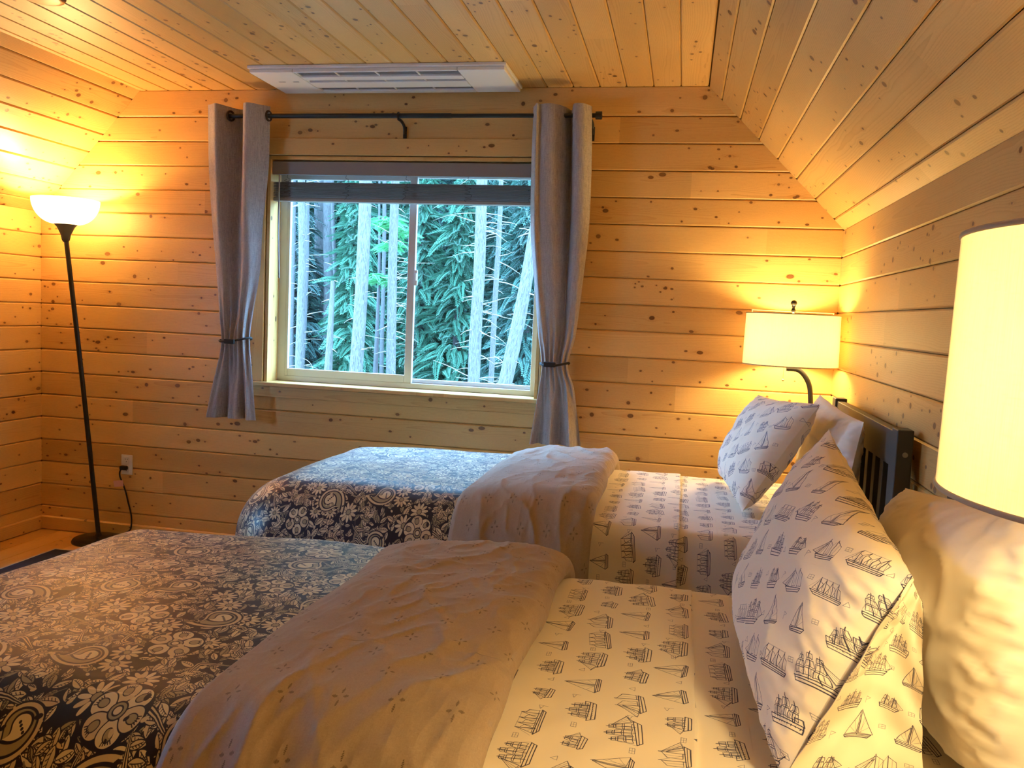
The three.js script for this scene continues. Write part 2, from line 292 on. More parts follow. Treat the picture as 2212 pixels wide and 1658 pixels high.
{
  const g = new THREE.PlaneGeometry(90, 56, 120, 80).rotateX(-Math.PI / 2).translate(-6, 0, -28.5), p = g.attributes.position;
  for (let i = 0; i < p.count; i++) p.setY(i, ground(p.getX(i), p.getZ(i)));
  g.computeVertexNormals();
  const m = structure(tag(mesh('forest_floor', g, std({ color: rgb(0.060, 0.052, 0.030), roughness: 1 })), 'brown needle covered slope of the forest floor outside the window', 'ground'));
}
function trunkGeometry(base, top, r0, r1, wob = 0.02) {
  const n = 26, k = 12, pos = [], uv = [], idx = [], dir = V().subVectors(top, base), h = dir.length(), s1 = rnd() * 50;
  for (let j = 0; j <= n; j++) for (let i = 0; i <= k; i++) {
    const t = j / n, a = i / k * Math.PI * 2, r = lerp(r0, r1, t) * (1 + 0.16 * noise(Math.cos(a) * 1.3 + s1, Math.sin(a) * 1.3, t * h * 0.9));
    const c = V().lerpVectors(base, top, t).add(V(noise(t * h * 0.35, s1) * wob * 3, 0, noise(t * h * 0.35, s1 + 9) * wob * 3));
    pos.push(c.x + Math.cos(a) * r, c.y, c.z + Math.sin(a) * r); uv.push(i / k, t * h / (r0 * 12));
  }
  for (let j = 0; j < n; j++) for (let i = 0; i < k; i++) { const a = j * (k + 1) + i; idx.push(a, a + k + 1, a + 1, a + 1, a + k + 1, a + k + 2); }
  const g = new THREE.BufferGeometry(); g.setAttribute('position', new THREE.Float32BufferAttribute(pos, 3)); g.setAttribute('uv', new THREE.Float32BufferAttribute(uv, 2)); g.setIndex(idx); g.computeVertexNormals(); return g;
}
function twig(from, dir, len, r, droop = 0.15) {
  const pts = []; let p = from.clone(), d = dir.clone().normalize();
  for (let i = 0; i < 5; i++) { pts.push(p.clone()); p.addScaledVector(d, len / 4); d.add(V(rr(-0.22, 0.22), rr(-0.2, 0.16) - droop * 0.4, rr(-0.22, 0.22))).normalize(); }
  const g = new THREE.TubeGeometry(new THREE.CatmullRomCurve3(pts), 6, r, 4), a = g.attributes.position;
  for (let i = 0; i < a.count; i++) { const ring = Math.floor(i / 5), f = 1 - 0.75 * ring / 6, c = pts[0].clone(); new THREE.CatmullRomCurve3(pts).getPointAt(ring / 6, c); a.setXYZ(i, c.x + (a.getX(i) - c.x) * f, c.y + (a.getY(i) - c.y) * f, c.z + (a.getZ(i) - c.z) * f); }
  return g;
}
// a trunk seen between two photo pixels, standing at depth z
function deadTree(px0, py0, px1, py1, z, wTop, wBot, mat, label, stubs, sides = [-1, 1], stubLen = [0.12, 0.5], broken = false) {
  const a = at(px0, py0, 'z', z), b = at(px1, py1, 'z', z), dir = V().subVectors(a, b), dist = camera.position.distanceTo(a);
  const down = (b.y - ground(b.x, z) + 0.15) / dir.y, up = broken ? 0 : (9.5 - a.y) / dir.y;
  const base = b.clone().addScaledVector(dir, -down), top = a.clone().addScaledVector(dir, up), rA = wTop / 2 * dist / FOCAL, rB = wBot / 2 * dist / FOCAL, slope = (rA - rB) / 1;
  const t = thing('dead_tree', label, 'tree', [base.x, base.y, base.z], 'trees outside the window');
  const o = base.clone().negate();
  mesh('trunk', trunkGeometry(base, top, Math.max(rB + (rB - rA) * down, rB), Math.max(rA * 0.55, rA + (rA - rB) * up * 0.6), broken ? 0.005 : 0.02).translate(o.x, o.y, o.z), mat, t);
  const list = [];
  for (let i = 0; i < stubs * 0.8; i++) {
    const f = rr(-0.1, 1.25), p = b.clone().addScaledVector(dir, f), side = pick(sides), ang = rr(-0.9, 0.9);
    list.push(twig(p.addScaledVector(V(side * Math.cos(ang), 0, Math.sin(ang)), rB * 0.6), V(side * Math.cos(ang), rr(-0.35, 0.35), Math.sin(ang)), rr(...stubLen) * (rnd() < 0.12 ? 1.5 : 0.62), rr(0.005, 0.011)));
  }
  if (list.length) mesh('dead_branches', merge(list).translate(o.x, o.y, o.z), deadWood, t).userData.kind = 'stuff';
  return t;
}
const PALE = 'bare pale trunk', Z = -9;
deadTree(652, 440, 650, 800, -8.6, 15, 17, barkPale, 'slim bare pale trunk with broken twigs on both sides, first beside the left window jamb', 46);
deadTree(664, 440, 658, 800, -9.6, 6, 8, barkGrey, 'thin grey trunk close behind the slim pale one by the left jamb', 34, [1, 1, -1]);
deadTree(636, 440, 632, 800, -12, 6, 8, barkGrey, 'thin grey trunk half hidden at the left jamb', 8);
deadTree(687, 440, 686, 770, -15, 19, 21, barkGrey, 'broad smooth grey trunk deep in the forest behind the snapped stump', 6, [-1], [0.1, 0.2]);
deadTree(706, 440, 708, 770, -14, 18, 20, barkGrey, 'broad grey trunk just right of its equally broad neighbour', 5, [1], [0.1, 0.2]);
deadTree(719, 440, 724, 800, -13, 6, 9, barkGrey, 'thin grey trunk behind the snapped stump', 8);
deadTree(719, 606, 709, 805, -8.2, 8, 18, barkPale, 'snapped pale stump with a jagged top', 10, [1, -1], [0.1, 0.35], true);
deadTree(784, 440, 769, 805, -8.0, 25, 28, barkPale, 'thick bare pale trunk in the middle of the left pane', 26, [-1, 1], [0.12, 0.35]);
deadTree(818, 490, 812, 810, -10.5, 4, 5, barkGrey, 'pole thin straight trunk right of the thick pale one', 4);
deadTree(832, 440, 827, 810, -12, 8, 9, barkGrey, 'narrow grey trunk behind the leafy young fir', 8);
deadTree(855, 440, 846, 815, -8.4, 16, 20, barkPale, 'bare pale trunk bristling with twigs beside the meeting rail', 60, [1, 1, -1], [0.15, 0.5]);
deadTree(945, 560, 938, 815, -17, 13, 22, barkDark, 'dark brown trunk standing alone in the right pane', 10);
deadTree(1040, 440, 1027, 835, -7.8, 23, 26, barkPale, 'thick pale trunk with long dead branches in the right pane', 62, [-1, 1], [0.2, 0.75]);
deadTree(1080, 440, 1062, 835, -8.4, 9, 12, barkPale, 'slender pale trunk with long dead branches between thicker ones', 50, [-1, 1], [0.2, 0.7]);
deadTree(1147, 545, 1090, 838, -6.6, 14, 24, barkPale, 'leaning pale trunk by the right curtain', 24, [-1, 1], [0.1, 0.4]);
deadTree(1106, 540, 1100, 740, -13, 9, 11, barkGrey, 'grey trunk behind the leaning one', 10);
deadTree(1125, 440, 1122, 740, -15, 8, 10, barkGrey, 'faint grey trunk near the right curtain', 6);
// a flat needle spray, 1 m long, pointing along +x
const spray = (() => {
  const pos = [], n = 13;
  const kite = (p, d, len, w) => { const s = V(-d.z, 0, d.x).multiplyScalar(w), m = p.clone().addScaledVector(d, len * 0.45), e = p.clone().addScaledVector(d, len).add(V(0, -len * 0.22, 0)); const A = m.clone().add(s), B = m.clone().sub(s); for (const v of [p, A, e, p, e, B]) pos.push(v.x, v.y, v.z); };
  for (let i = 0; i < n; i++) { const t = i / n, p = V(t, -0.28 * t * t, 0), len = 0.34 * (1 - t) + 0.08; for (const s of [-1, 1]) { const d = V(0.72, 0, s * 0.7).normalize(); kite(p, d, len * rr(0.8, 1.1), 0.030); for (let k = 1; k < 3; k++) kite(p.clone().addScaledVector(d, len * 0.3 * k), V(0.98, 0, s * 0.15).normalize(), len * 0.4, 0.022); } }
  kite(V(0.9, -0.22, 0), V(1, 0, 0), 0.2, 0.03);
  const g = new THREE.BufferGeometry(); g.setAttribute('position', new THREE.Float32BufferAttribute(pos, 3)); g.computeVertexNormals(); return g;
})();
const leafMats = [[0.011, 0.056, 0.034], [0.016, 0.085, 0.045], [0.009, 0.042, 0.030], [0.026, 0.115, 0.056]].map((c) => phys({ color: rgb(...c), roughness: 0.9, transmission: 0.2, thickness: 0, side: THREE.DoubleSide }));
const leafBright = phys({ color: rgb(0.055, 0.30, 0.085), roughness: 0.9, transmission: 0.35, thickness: 0, side: THREE.DoubleSide });
function conifer(x, z, height, radius, count, mat, label, group, lowest = 0.06, name = 'conifer') {
  const y = ground(x, z), t = thing(name, label, 'tree', [x, y, z], group), inst = new THREE.InstancedMesh(spray, mat, count), m = new THREE.Matrix4(), q = new THREE.Quaternion(), e = new THREE.Euler(0, 0, 0, 'YZX');
  mesh('trunk', cyl(height * 0.006, height * 0.017, height, 0, height / 2, 0, 8), barkDark, t);
  for (let i = 0; i < count; i++) {
    const f = lowest + (1 - lowest) * Math.pow(rnd(), 1.25), R = radius * Math.pow(1 - f, 0.75) + 0.12, a = rnd() * Math.PI * 2, d = R * Math.sqrt(rr(0.1, 1)) - 0.45, s = rr(0.32, 0.68);
    e.set(rr(-0.5, 0.5), a + rr(-0.4, 0.4), rr(-0.75, 0.15)); q.setFromEuler(e);
    m.compose(V(Math.cos(a) * d, f * height + rr(-0.15, 0.15), -Math.sin(a) * d), q, V(s, s, s)); inst.setMatrixAt(i, m);
  }
  inst.name = 'needles'; inst.castShadow = inst.receiveShadow = true; inst.userData.kind = 'stuff'; t.add(inst); return t;
}
{
  const L = 'dense dark green conifer at the back of the forest', G = 'background conifers';
  for (let row = 0; row < 4; row++) { const n = 18 + row * 2, zr = -15.5 - row * 3.2, xa = at(430, 640, 'z', zr).x, xb = at(1560, 640, 'z', zr).x; for (let i = 0; i < n; i++) conifer(lerp(xa, xb, (i + rr(0.2, 0.8)) / n), zr + rr(-0.8, 0.8), rr(5.0, 6.3) - row * 0.3, rr(1.0, 1.5), 1500, leafMats[Math.floor(rnd() * 4)], L, G); }
  for (const [px, py, z, h, r, n] of [[760, 800, -12.5, 6.5, 0.9, 800], [905, 800, -13.5, 6.5, 1.0, 800], [985, 800, -13.2, 6.6, 1.1, 800], [1130, 800, -11.4, 6.5, 1.0, 950], [1075, 800, -12.8, 5.2, 1.0, 800], [640, 800, -14, 6.5, 1.0, 800]]) { const p = at(px, py, 'z', z); conifer(p.x, z, h, r, n, leafMats[Math.floor(rnd() * 4)], 'slim blue green fir among the dead trunks', 'firs among the dead trunks'); }
  // sprays of fresh bright growth
  const fresh = (label, spots, z) => {
    const c = at(spots[0][0], spots[0][1], 'z', z), t = thing('young_fir', label, 'tree', [c.x, ground(c.x, z), z]);
    const h = c.y - ground(c.x, z);
    mesh('trunk', cyl(0.012, 0.035, h + 0.4, 0, (h + 0.4) / 2, 0, 8), barkDark, t);
    const list = []; for (const [px, py, n, sp] of spots) for (let i = 0; i < n; i++) list.push([at(px + rr(-sp, sp), py + rr(-sp, sp) * 0.45, 'z', z + rr(-0.25, 0.25)).sub(t.position), rr(0, Math.PI * 2), rr(0.16, 0.30)]);
    const inst = new THREE.InstancedMesh(spray, leafBright, list.length), q = new THREE.Quaternion();
    list.forEach(([p, a, s], i) => inst.setMatrixAt(i, new THREE.Matrix4().compose(p, q.setFromEuler(new THREE.Euler(rr(-0.5, 0.5), a, rr(-0.3, 0.3), 'YZX')).clone(), V(s, s, s))));
    inst.name = 'needles'; inst.castShadow = inst.receiveShadow = true; inst.userData.kind = 'stuff'; t.add(inst);
  };
  fresh('young fir with fresh bright green tips left of the meeting rail', [[820, 600, 70, 20], [838, 480, 60, 24], [850, 530, 40, 16], [868, 500, 40, 14]], -8.9);
  const mound = at(655, 800, 'z', -11.5), shrub = thing('shrub', 'low bright green shrub at the foot of the grey trunks', 'shrub', [mound.x, ground(mound.x, -11.5), -11.5]);
  const inst = new THREE.InstancedMesh(spray, leafBright, 240), q = new THREE.Quaternion();
  for (let i = 0; i < 240; i++) { const a = rnd() * 6.283, d = Math.sqrt(rnd()) * 0.75, s = rr(0.22, 0.42); inst.setMatrixAt(i, new THREE.Matrix4().compose(V(Math.cos(a) * d, 0.1 + 0.75 * Math.max(0, mound.y - shrub.position.y) * (1 - d * 0.9) * rr(0.6, 1.2), Math.sin(a) * d), q.setFromEuler(new THREE.Euler(rr(-0.6, 0.6), rnd() * 6.283, rr(-0.2, 0.6), 'YZX')).clone(), V(s, s, s))); }
  inst.name = 'foliage'; inst.castShadow = inst.receiveShadow = true; inst.userData.kind = 'stuff'; shrub.add(inst);
}

// ---------------------------------------------------------------- textiles (prints are flat pattern only)
function wrapDraw(c, w, h, x, y, r, draw) { for (const dx of [-w, 0, w]) for (const dy of [-h, 0, h]) if (x + dx > -r && x + dx < w + r && y + dy > -r && y + dy < h + r) { c.save(); c.translate(x + dx, y + dy); draw(c); c.restore(); } }
const PAISLEY_TILE = 0.78;
const paisley = canvasTexture(2048, 2048, (c, w, h) => {
  const NAVY = '#23233a', CREAM = '#dccdac', TAN = '#ab9f82', PALE_ = '#eadfc2';
  c.fillStyle = NAVY; c.fillRect(0, 0, w, h);
  const put = (x, y, r, f) => { const s = seed, end = []; wrapDraw(c, w, h, x, y, r, (k) => { seed = s; f(k); end.push(seed); }); seed = end[0] ?? s; };
  const leaf = (c, l, wd, fill, vein = NAVY) => { c.beginPath(); c.moveTo(0, 0); c.bezierCurveTo(l * 0.3, -wd, l * 0.75, -wd * 0.8, l, 0); c.bezierCurveTo(l * 0.7, wd * 0.7, l * 0.3, wd, 0, 0); c.fillStyle = fill; c.fill(); c.lineWidth = 4; c.strokeStyle = NAVY; c.stroke(); c.lineWidth = 3; c.strokeStyle = vein; c.beginPath(); c.moveTo(l * 0.12, 0); c.quadraticCurveTo(l * 0.5, -wd * 0.15, l * 0.86, 0); c.stroke(); for (let t = 0.25; t < 0.8; t += 0.16) { c.beginPath(); c.moveTo(l * t, -wd * 0.05); c.lineTo(l * (t + 0.1), -wd * 0.45); c.stroke(); } };
  const flower = (c, r, n) => {
    c.fillStyle = NAVY; c.beginPath(); c.arc(0, 0, r * 1.12, 0, 7); c.fill();
    for (let i = 0; i < n; i++) { c.save(); c.rotate(i / n * 6.283); c.beginPath(); c.moveTo(r * 0.2, 0); c.bezierCurveTo(r * 0.5, -r * 0.62, r * 1.05, -r * 0.5, r * 1.08, 0); c.bezierCurveTo(r * 1.05, r * 0.5, r * 0.5, r * 0.62, r * 0.2, 0); c.fillStyle = i % 2 ? CREAM : PALE_; c.fill(); c.lineWidth = 5; c.strokeStyle = NAVY; c.stroke(); c.beginPath(); c.ellipse(r * 0.72, 0, r * 0.2, r * 0.16, 0, 0, 7); c.fillStyle = TAN; c.fill(); c.lineWidth = 4; c.stroke(); for (let k = -2; k <= 2; k++) { c.beginPath(); c.moveTo(r * 0.98, k * r * 0.09); c.lineTo(r * 0.86, k * r * 0.06); c.stroke(); } c.restore(); }
    c.beginPath(); c.arc(0, 0, r * 0.3, 0, 7); c.fillStyle = TAN; c.fill(); c.lineWidth = 6; c.strokeStyle = NAVY; c.stroke(); c.beginPath(); c.arc(0, 0, r * 0.16, 0, 7); c.fillStyle = PALE_; c.fill(); c.stroke();
  };
  const drop = (c, r) => { const path = (s) => { c.beginPath(); c.moveTo(-r * 0.9 * s, -r * 0.9 * s); c.bezierCurveTo(r * 0.2 * s, -r * 1.15 * s, r * 1.15 * s, -r * 0.35 * s, r * 0.75 * s, r * 0.45 * s); c.bezierCurveTo(r * 0.4 * s, r * 1.05 * s, -r * 0.75 * s, r * 0.9 * s, -r * 0.62 * s, r * 0.1 * s); c.bezierCurveTo(-r * 0.5 * s, -r * 0.35 * s, -r * 0.2 * s, -r * 0.5 * s, -r * 0.9 * s, -r * 0.9 * s); };
    path(1.14); c.fillStyle = NAVY; c.fill(); path(1.05); c.fillStyle = CREAM; c.fill(); path(0.88); c.fillStyle = NAVY; c.fill(); path(0.78); c.fillStyle = TAN; c.fill(); c.save(); c.translate(r * 0.06, r * 0.12); path(0.56); c.fillStyle = NAVY; c.fill(); path(0.46); c.fillStyle = PALE_; c.fill(); for (let i = 0; i < 4; i++) { c.beginPath(); c.arc(-r * 0.05 + i * r * 0.1, r * 0.12 - i * r * 0.09, r * 0.055, 0, 7); c.fillStyle = NAVY; c.fill(); } c.restore();
    c.fillStyle = CREAM; for (let i = 0; i < 16; i++) { const a = i / 16 * 5.2 - 1.2; c.beginPath(); c.ellipse(Math.cos(a) * r * 0.86 + r * 0.05, Math.sin(a) * r * 0.8 + r * 0.02, r * 0.035, r * 0.02, a, 0, 7); c.fill(); } };
  const scroll = (c, l) => { c.lineCap = 'round'; for (const [col, k] of [[NAVY, 1.5], [CREAM, 1], [NAVY, 0.3]]) { for (let i = 0; i < 22; i++) { const t = i / 22, p = (t) => [l * (t - 0.5) + Math.sin(t * 6) * l * 0.1, Math.sin(t * 3.6) * l * 0.28 - (t > 0.75 ? (t - 0.75) * l * 0.9 : 0)], a = p(t), b = p(t + 1 / 22); c.strokeStyle = col; c.lineWidth = k * l * 0.075 * Math.sin(Math.PI * Math.min(1, t * 0.9 + 0.1)) + 1; c.beginPath(); c.moveTo(...a); c.lineTo(...b); c.stroke(); } } };
  const daisy = (c, r) => { c.fillStyle = NAVY; c.beginPath(); c.arc(0, 0, r * 1.1, 0, 7); c.fill(); for (let i = 0; i < 11; i++) { c.save(); c.rotate(i / 11 * 6.283); c.beginPath(); c.ellipse(r * 0.66, 0, r * 0.38, r * 0.15, 0, 0, 7); c.fillStyle = i % 3 ? CREAM : PALE_; c.fill(); c.restore(); } c.beginPath(); c.arc(0, 0, r * 0.28, 0, 7); c.fillStyle = TAN; c.fill(); c.lineWidth = 4; c.strokeStyle = NAVY; c.stroke(); };
  for (let i = 0; i < 2600; i++) { const a = rnd() * 6.283, l = rr(46, 104); put(rnd() * w, rnd() * h, 120, (k) => { k.rotate(a); leaf(k, l, l * 0.33, pick([CREAM, CREAM, PALE_, TAN])); }); }
  for (let i = 0; i < 70; i++) { const a = rnd() * 6.283, l = rr(180, 330); put(rnd() * w, rnd() * h, 360, (k) => { k.rotate(a); if (a > 3) k.scale(1, -1); scroll(k, l); }); }
  for (let i = 0; i < 60; i++) { const a = rnd() * 6.283, r = rr(52, 82); put(rnd() * w, rnd() * h, 110, (k) => { k.rotate(a); daisy(k, r); }); }
  for (let gx = 0; gx < 5; gx++) for (let gy = 0; gy < 5; gy++) { const x = (gx + 0.5 + rr(-0.2, 0.2)) * w / 5, y = (gy + 0.5 + (gx % 2) * 0.5 + rr(-0.2, 0.2)) * h / 5, a = rnd() * 6.283, kind = (gx + gy) % 2, r = kind ? rr(100, 132) : rr(108, 140), n = 5 + Math.floor(rnd() * 2); put(x, y, 240, (k) => { k.rotate(a); if (kind) flower(k, r, n); else drop(k, r); }); }
  for (let i = 0; i < 300; i++) { const r = rr(5, 13); put(rnd() * w, rnd() * h, 30, (k) => { k.beginPath(); k.ellipse(0, 0, r * 1.5, r, rnd() * 3, 0, 7); k.fillStyle = rnd() < 0.62 ? CREAM : NAVY; k.fill(); }); }
});
const SHIP_TILE = 0.62;
const ships = canvasTexture(2048, 2048, (c, w, h) => {
  c.fillStyle = '#f0e4d2'; c.fillRect(0, 0, w, h);
  c.lineCap = c.lineJoin = 'round';
  const INK = 'rgba(34,32,62,0.8)', FAINT = 'rgba(60,56,84,0.55)';
  const line = (k, pts, lw = 4, col = INK) => { for (let n = 0; n < 2; n++) { k.beginPath(); pts.forEach(([x, y], i) => { const X = x + rr(-2.2, 2.2), Y = y + rr(-2.2, 2.2); if (i) k.lineTo(X, Y); else k.moveTo(X, Y); }); k.lineWidth = lw * (n ? 0.45 : 0.72); k.strokeStyle = col; k.stroke(); } };
  const hull = (k, l, d) => { line(k, [[-l, 0], [-l * 0.86, d], [l * 0.78, d], [l * 1.08, -d * 0.25], [-l, 0]], 6); line(k, [[-l * 0.94, d * 0.45], [l * 0.9, d * 0.4]], 5); };
  const sail = (k, x, y, w1, w2, h, hatch = 3) => {    // a bellied square sail hanging from a yard
    line(k, [[x - w1, y], [x + w1, y]], 4); k.strokeStyle = INK; k.lineWidth = 3; k.beginPath(); k.moveTo(x - w1, y); k.quadraticCurveTo(x - w1 - 6, y + h * 0.6, x - w2, y + h); k.quadraticCurveTo(x, y + h - 9, x + w2, y + h); k.quadraticCurveTo(x + w1 + 8, y + h * 0.5, x + w1, y); k.stroke();
    for (let i = 0; i < hatch; i++) { const a = rr(-0.8, 0.8); line(k, [[x + a * w1, y + 2], [x + a * w2 * 1.05, y + h - 5]], 1.8, FAINT); }
  };
  const jib = (k, x0, y0, x1, y1, x2, y2) => { line(k, [[x0, y0], [x1, y1], [x2, y2], [x0, y0]], 3.4); line(k, [[lerp(x0, x1, 0.4), lerp(y0, y1, 0.4)], [x2, y2]], 1.8, FAINT); line(k, [[lerp(x0, x1, 0.7), lerp(y0, y1, 0.7)], [x2, y2]], 1.8, FAINT); };
  const rig = (k, pts) => line(k, pts, 1.8, FAINT);
  const kinds = [
    (k) => { hull(k, 70, 20); line(k, [[-5, 0], [-2, -155]], 5); jib(k, 2, -150, 74, -8, 6, -10); jib(k, -9, -132, -62, -10, -10, -10); rig(k, [[-2, -155], [-66, 0]]); },
    (k) => { hull(k, 100, 26); for (const [x, h] of [[-58, 0.85], [-4, 1], [50, 0.92]]) { line(k, [[x, 0], [x, -136 * h]], 5); sail(k, x, -52 * h, 25, 27, 38 * h); sail(k, x, -92 * h, 20, 23, 34 * h); sail(k, x, -124 * h, 13, 17, 26 * h, 2); rig(k, [[x, -130 * h], [x + 48, -6]]); rig(k, [[x, -130 * h], [x - 46, -4]]); } jib(k, 96, -14, 142, -36, 58, -104); line(k, [[94, -4], [146, -38]], 4); },
    (k) => { hull(k, 96, 24); for (const x of [-46, 28]) { line(k, [[x, 0], [x + 2, -128]], 5); line(k, [[x + 2, -116], [x - 44, -86], [x - 48, -12], [x, -12]], 3.6); rig(k, [[x - 20, -100], [x - 24, -12]]); rig(k, [[x + 2, -128], [x + 60, -4]]); } jib(k, 92, -8, 140, -24, 34, -112); jib(k, 66, -8, 110, -16, 34, -92); },
    (k) => { hull(k, 92, 32); line(k, [[-92, 0], [-96, -26], [-60, -24], [-56, 0]], 5); for (const [x, h] of [[-50, 0.8], [2, 1], [50, 0.85]]) { line(k, [[x, 0], [x, -118 * h]], 6); sail(k, x, -54 * h, 24, 26, 42 * h, 6); sail(k, x, -98 * h, 17, 22, 38 * h, 5); rig(k, [[x - 22, 4], [x, -112 * h], [x + 24, 4]]); rig(k, [[x - 14, 4], [x, -90 * h], [x + 14, 4]]); } for (let i = 0; i < 9; i++) line(k, [[-78 + i * 18, 10], [-72 + i * 18, 18]], 3); },
    (k) => { hull(k, 80, 16); line(k, [[0, 0], [6, -172]], 4.5); jib(k, 8, -166, 94, -6, 8, -12); jib(k, 0, -164, -74, -8, -4, -10); rig(k, [[6, -172], [-80, 0]]); rig(k, [[30, -124], [22, -10]]); },
    (k) => { hull(k, 118, 20); for (const x of [-78, -26, 26, 74]) { line(k, [[x, 0], [x + 3, -96]], 4.5); jib(k, x + 3, -90, x + 44, -12, x + 3, -12); line(k, [[x - 2, -70], [x - 26, -60], [x - 28, -12], [x - 2, -12]], 3); } rig(k, [[-112, 0], [-76, -94], [76, -96], [142, -14]]); },
    (k) => { hull(k, 62, 26); for (const x of [-28, 22]) { line(k, [[x, 0], [x, -88]], 5); sail(k, x, -46, 20, 23, 36, 5); sail(k, x, -78, 14, 18, 28, 4); rig(k, [[x - 18, 4], [x, -84], [x + 18, 4]]); } jib(k, 60, -8, 92, -24, 26, -74); },
  ];
  const small = [(k) => line(k, [[-14, 26], [-14, -24], [22, -12], [-12, 2]], 3, FAINT), (k) => { line(k, [[-24, -14], [24, -14], [24, 14], [-24, 14], [-24, -14]], 3, FAINT); line(k, [[0, -14], [0, 14]], 2, FAINT); line(k, [[-24, 0], [24, 0]], 2, FAINT); }, (k) => line(k, [[-20, 14], [4, -20], [20, 12], [-20, 14]], 3, FAINT)];
  let n = 0;
  for (let gy = 0; gy < 8; gy++) for (let gx = 0; gx < 6; gx++) {
    const x = (gx + 0.5 + (gy % 2) * 0.5) * w / 6 + rr(-14, 14), y = (gy + 0.5) * h / 8 + rr(-12, 12), f = kinds[(n * 3 + gy) % 7], s = rr(1.0, 1.25), a = rr(-0.12, 0.12), m = rnd() < 0.5 ? -1 : 1; n++;
    const keep = seed; let end = keep;
    wrapDraw(c, w, h, x, y + 50, 200, (k) => { seed = keep; k.rotate(a); k.scale(s * m, s); f(k); end = seed; }); seed = end;
    const g = small[n % 3], keep2 = seed; wrapDraw(c, w, h, x + w / 12 + rr(-8, 8), y + rr(-60, 60), 60, (k) => { seed = keep2; g(k); }); seed = keep2 + 77;
  }
});
const TAUPE_TILE = 0.42;
const taupe = canvasTexture(1024, 1024, (c, w, h) => {
  c.fillStyle = '#a8937f'; c.fillRect(0, 0, w, h);
  for (let i = 0; i < 60000; i++) { const g = rnd(); c.fillStyle = g < 0.5 ? 'rgba(120,98,84,0.14)' : 'rgba(205,182,164,0.13)'; if (i % 2) c.fillRect(rnd() * w, rnd() * h, rr(3, 14), 1); else c.fillRect(rnd() * w, rnd() * h, 1, rr(3, 14)); }
  for (let gy = 0; gy < 6; gy++) for (let gx = 0; gx < 4; gx++) wrapDraw(c, w, h, (gx + 0.5 + (gy % 2) * 0.5) * w / 4, (gy + 0.5) * h / 6, 60, (k) => { for (let i = 0; i < 4; i++) { k.save(); k.rotate(i * Math.PI / 2 + 0.1); k.translate(24, 0); for (let j = -2; j <= 2; j++) { k.fillStyle = 'rgba(74,58,50,0.72)'; k.beginPath(); k.ellipse(j * 4.6, 0, 1.6, 7 - Math.abs(j) * 2, 0.25, 0, 7); k.fill(); } k.restore(); } });
});
const linen = canvasTexture(1024, 1024, (c, w, h) => {
  c.fillStyle = '#b6b0b0'; c.fillRect(0, 0, w, h);
  for (let i = 0; i < 90000; i++) { const d = rnd() < 0.5, v = rr(0.05, 0.22); c.fillStyle = d ? `rgba(92,86,90,${v})` : `rgba(222,216,214,${v})`; const x = rnd() * w, y = rnd() * h, l = rr(6, 46); if (i % 3) c.fillRect(x, y, 1.6, l); else c.fillRect(x, y, l * 0.6, 1.4); }
});
const weave = canvasTexture(512, 512, (c, w, h) => {
  c.fillStyle = '#f4ecdd'; c.fillRect(0, 0, w, h);
  for (let i = 0; i < 5200; i++) { c.fillStyle = rnd() < 0.5 ? 'rgba(214,200,176,0.22)' : 'rgba(255,252,244,0.3)'; const x = rnd() * w, y = rnd() * h; if (i % 4) c.fillRect(x, y, 1, rr(10, 60)); else c.fillRect(x, y, rr(6, 30), 1); }
});
const crease = (() => {                   // fine cloth creases, used as relief only
  const N = 512, d = new Uint8Array(N * N * 4);
  for (let j = 0; j < N; j++) for (let i = 0; i < N; i++) { let v = 0; for (const [f, a] of [[4, 0.5], [8, 0.3], [16, 0.2]]) v += a * (1 - Math.abs(2 * vnoise(i / N * f, j / N * f % f + f * 31, f) - 1)); const p = (j * N + i) * 4; d[p] = d[p + 1] = d[p + 2] = clamp(255 * v, 0, 255); d[p + 3] = 255; }
  return dataTexture(d, N, N, false);
})();
const cloth = (o) => phys({ roughness: 0.75, sheen: 0.25, sheenRoughness: 0.5, sheenColor: rgb(1, 1, 1), bumpMap: crease, bumpScale: 0.0025, ...o });
const paisleyMat = cloth({ map: paisley, roughness: 0.42, sheen: 0.45, sheenRoughness: 0.4 }), taupeMat = cloth({ map: taupe, roughness: 0.7, bumpScale: 0.006 }), shipMat = cloth({ map: ships, bumpScale: 0.0015 }), plainMat = cloth({ color: rgb(0.74, 0.66, 0.56) });
const curtainMat = phys({ map: linen, roughness: 0.85, sheen: 0.2, transmission: 0.12, thickness: 0 });

// ---------------------------------------------------------------- beds
const BED = { x0: -0.30, x1: 1.70, top: 0.72 };
// lay a flat cloth point (s along the bed, t across it) over the mattress, lifted by off
function drape(bed, s, t, off, r, flare = 0.0) {
  const cx = Math.max(s, bed.x0 + r), cz = clamp(t, bed.z0 + r, bed.z1 - r), dx = s - cx, dz = t - cz, dist = Math.hypot(dx, dz);
  if (dist < 1e-6) return V(s, BED.top + off, t);
  const th = Math.min(dist / r, Math.PI / 2), drop = Math.max(0, dist - r * Math.PI / 2), out = (r + off) * Math.sin(th) + drop * flare;
  return V(cx + dx / dist * out, BED.top - r + (r + off) * Math.cos(th) - drop, cz + dz / dist * out);
}
const folds = (bed, s, t, k = 1) => { const dz = Math.max(bed.z0 - t, t - bed.z1, 0), dx = Math.max(bed.x0 - s, 0), d = Math.max(dz, dx); return k * smooth(0, 0.35, d) * 0.028 * (noise(s * 7 + 3, t * 7, bed.z0) + 0.6 * Math.sin(s * 26 + t * 26)); };
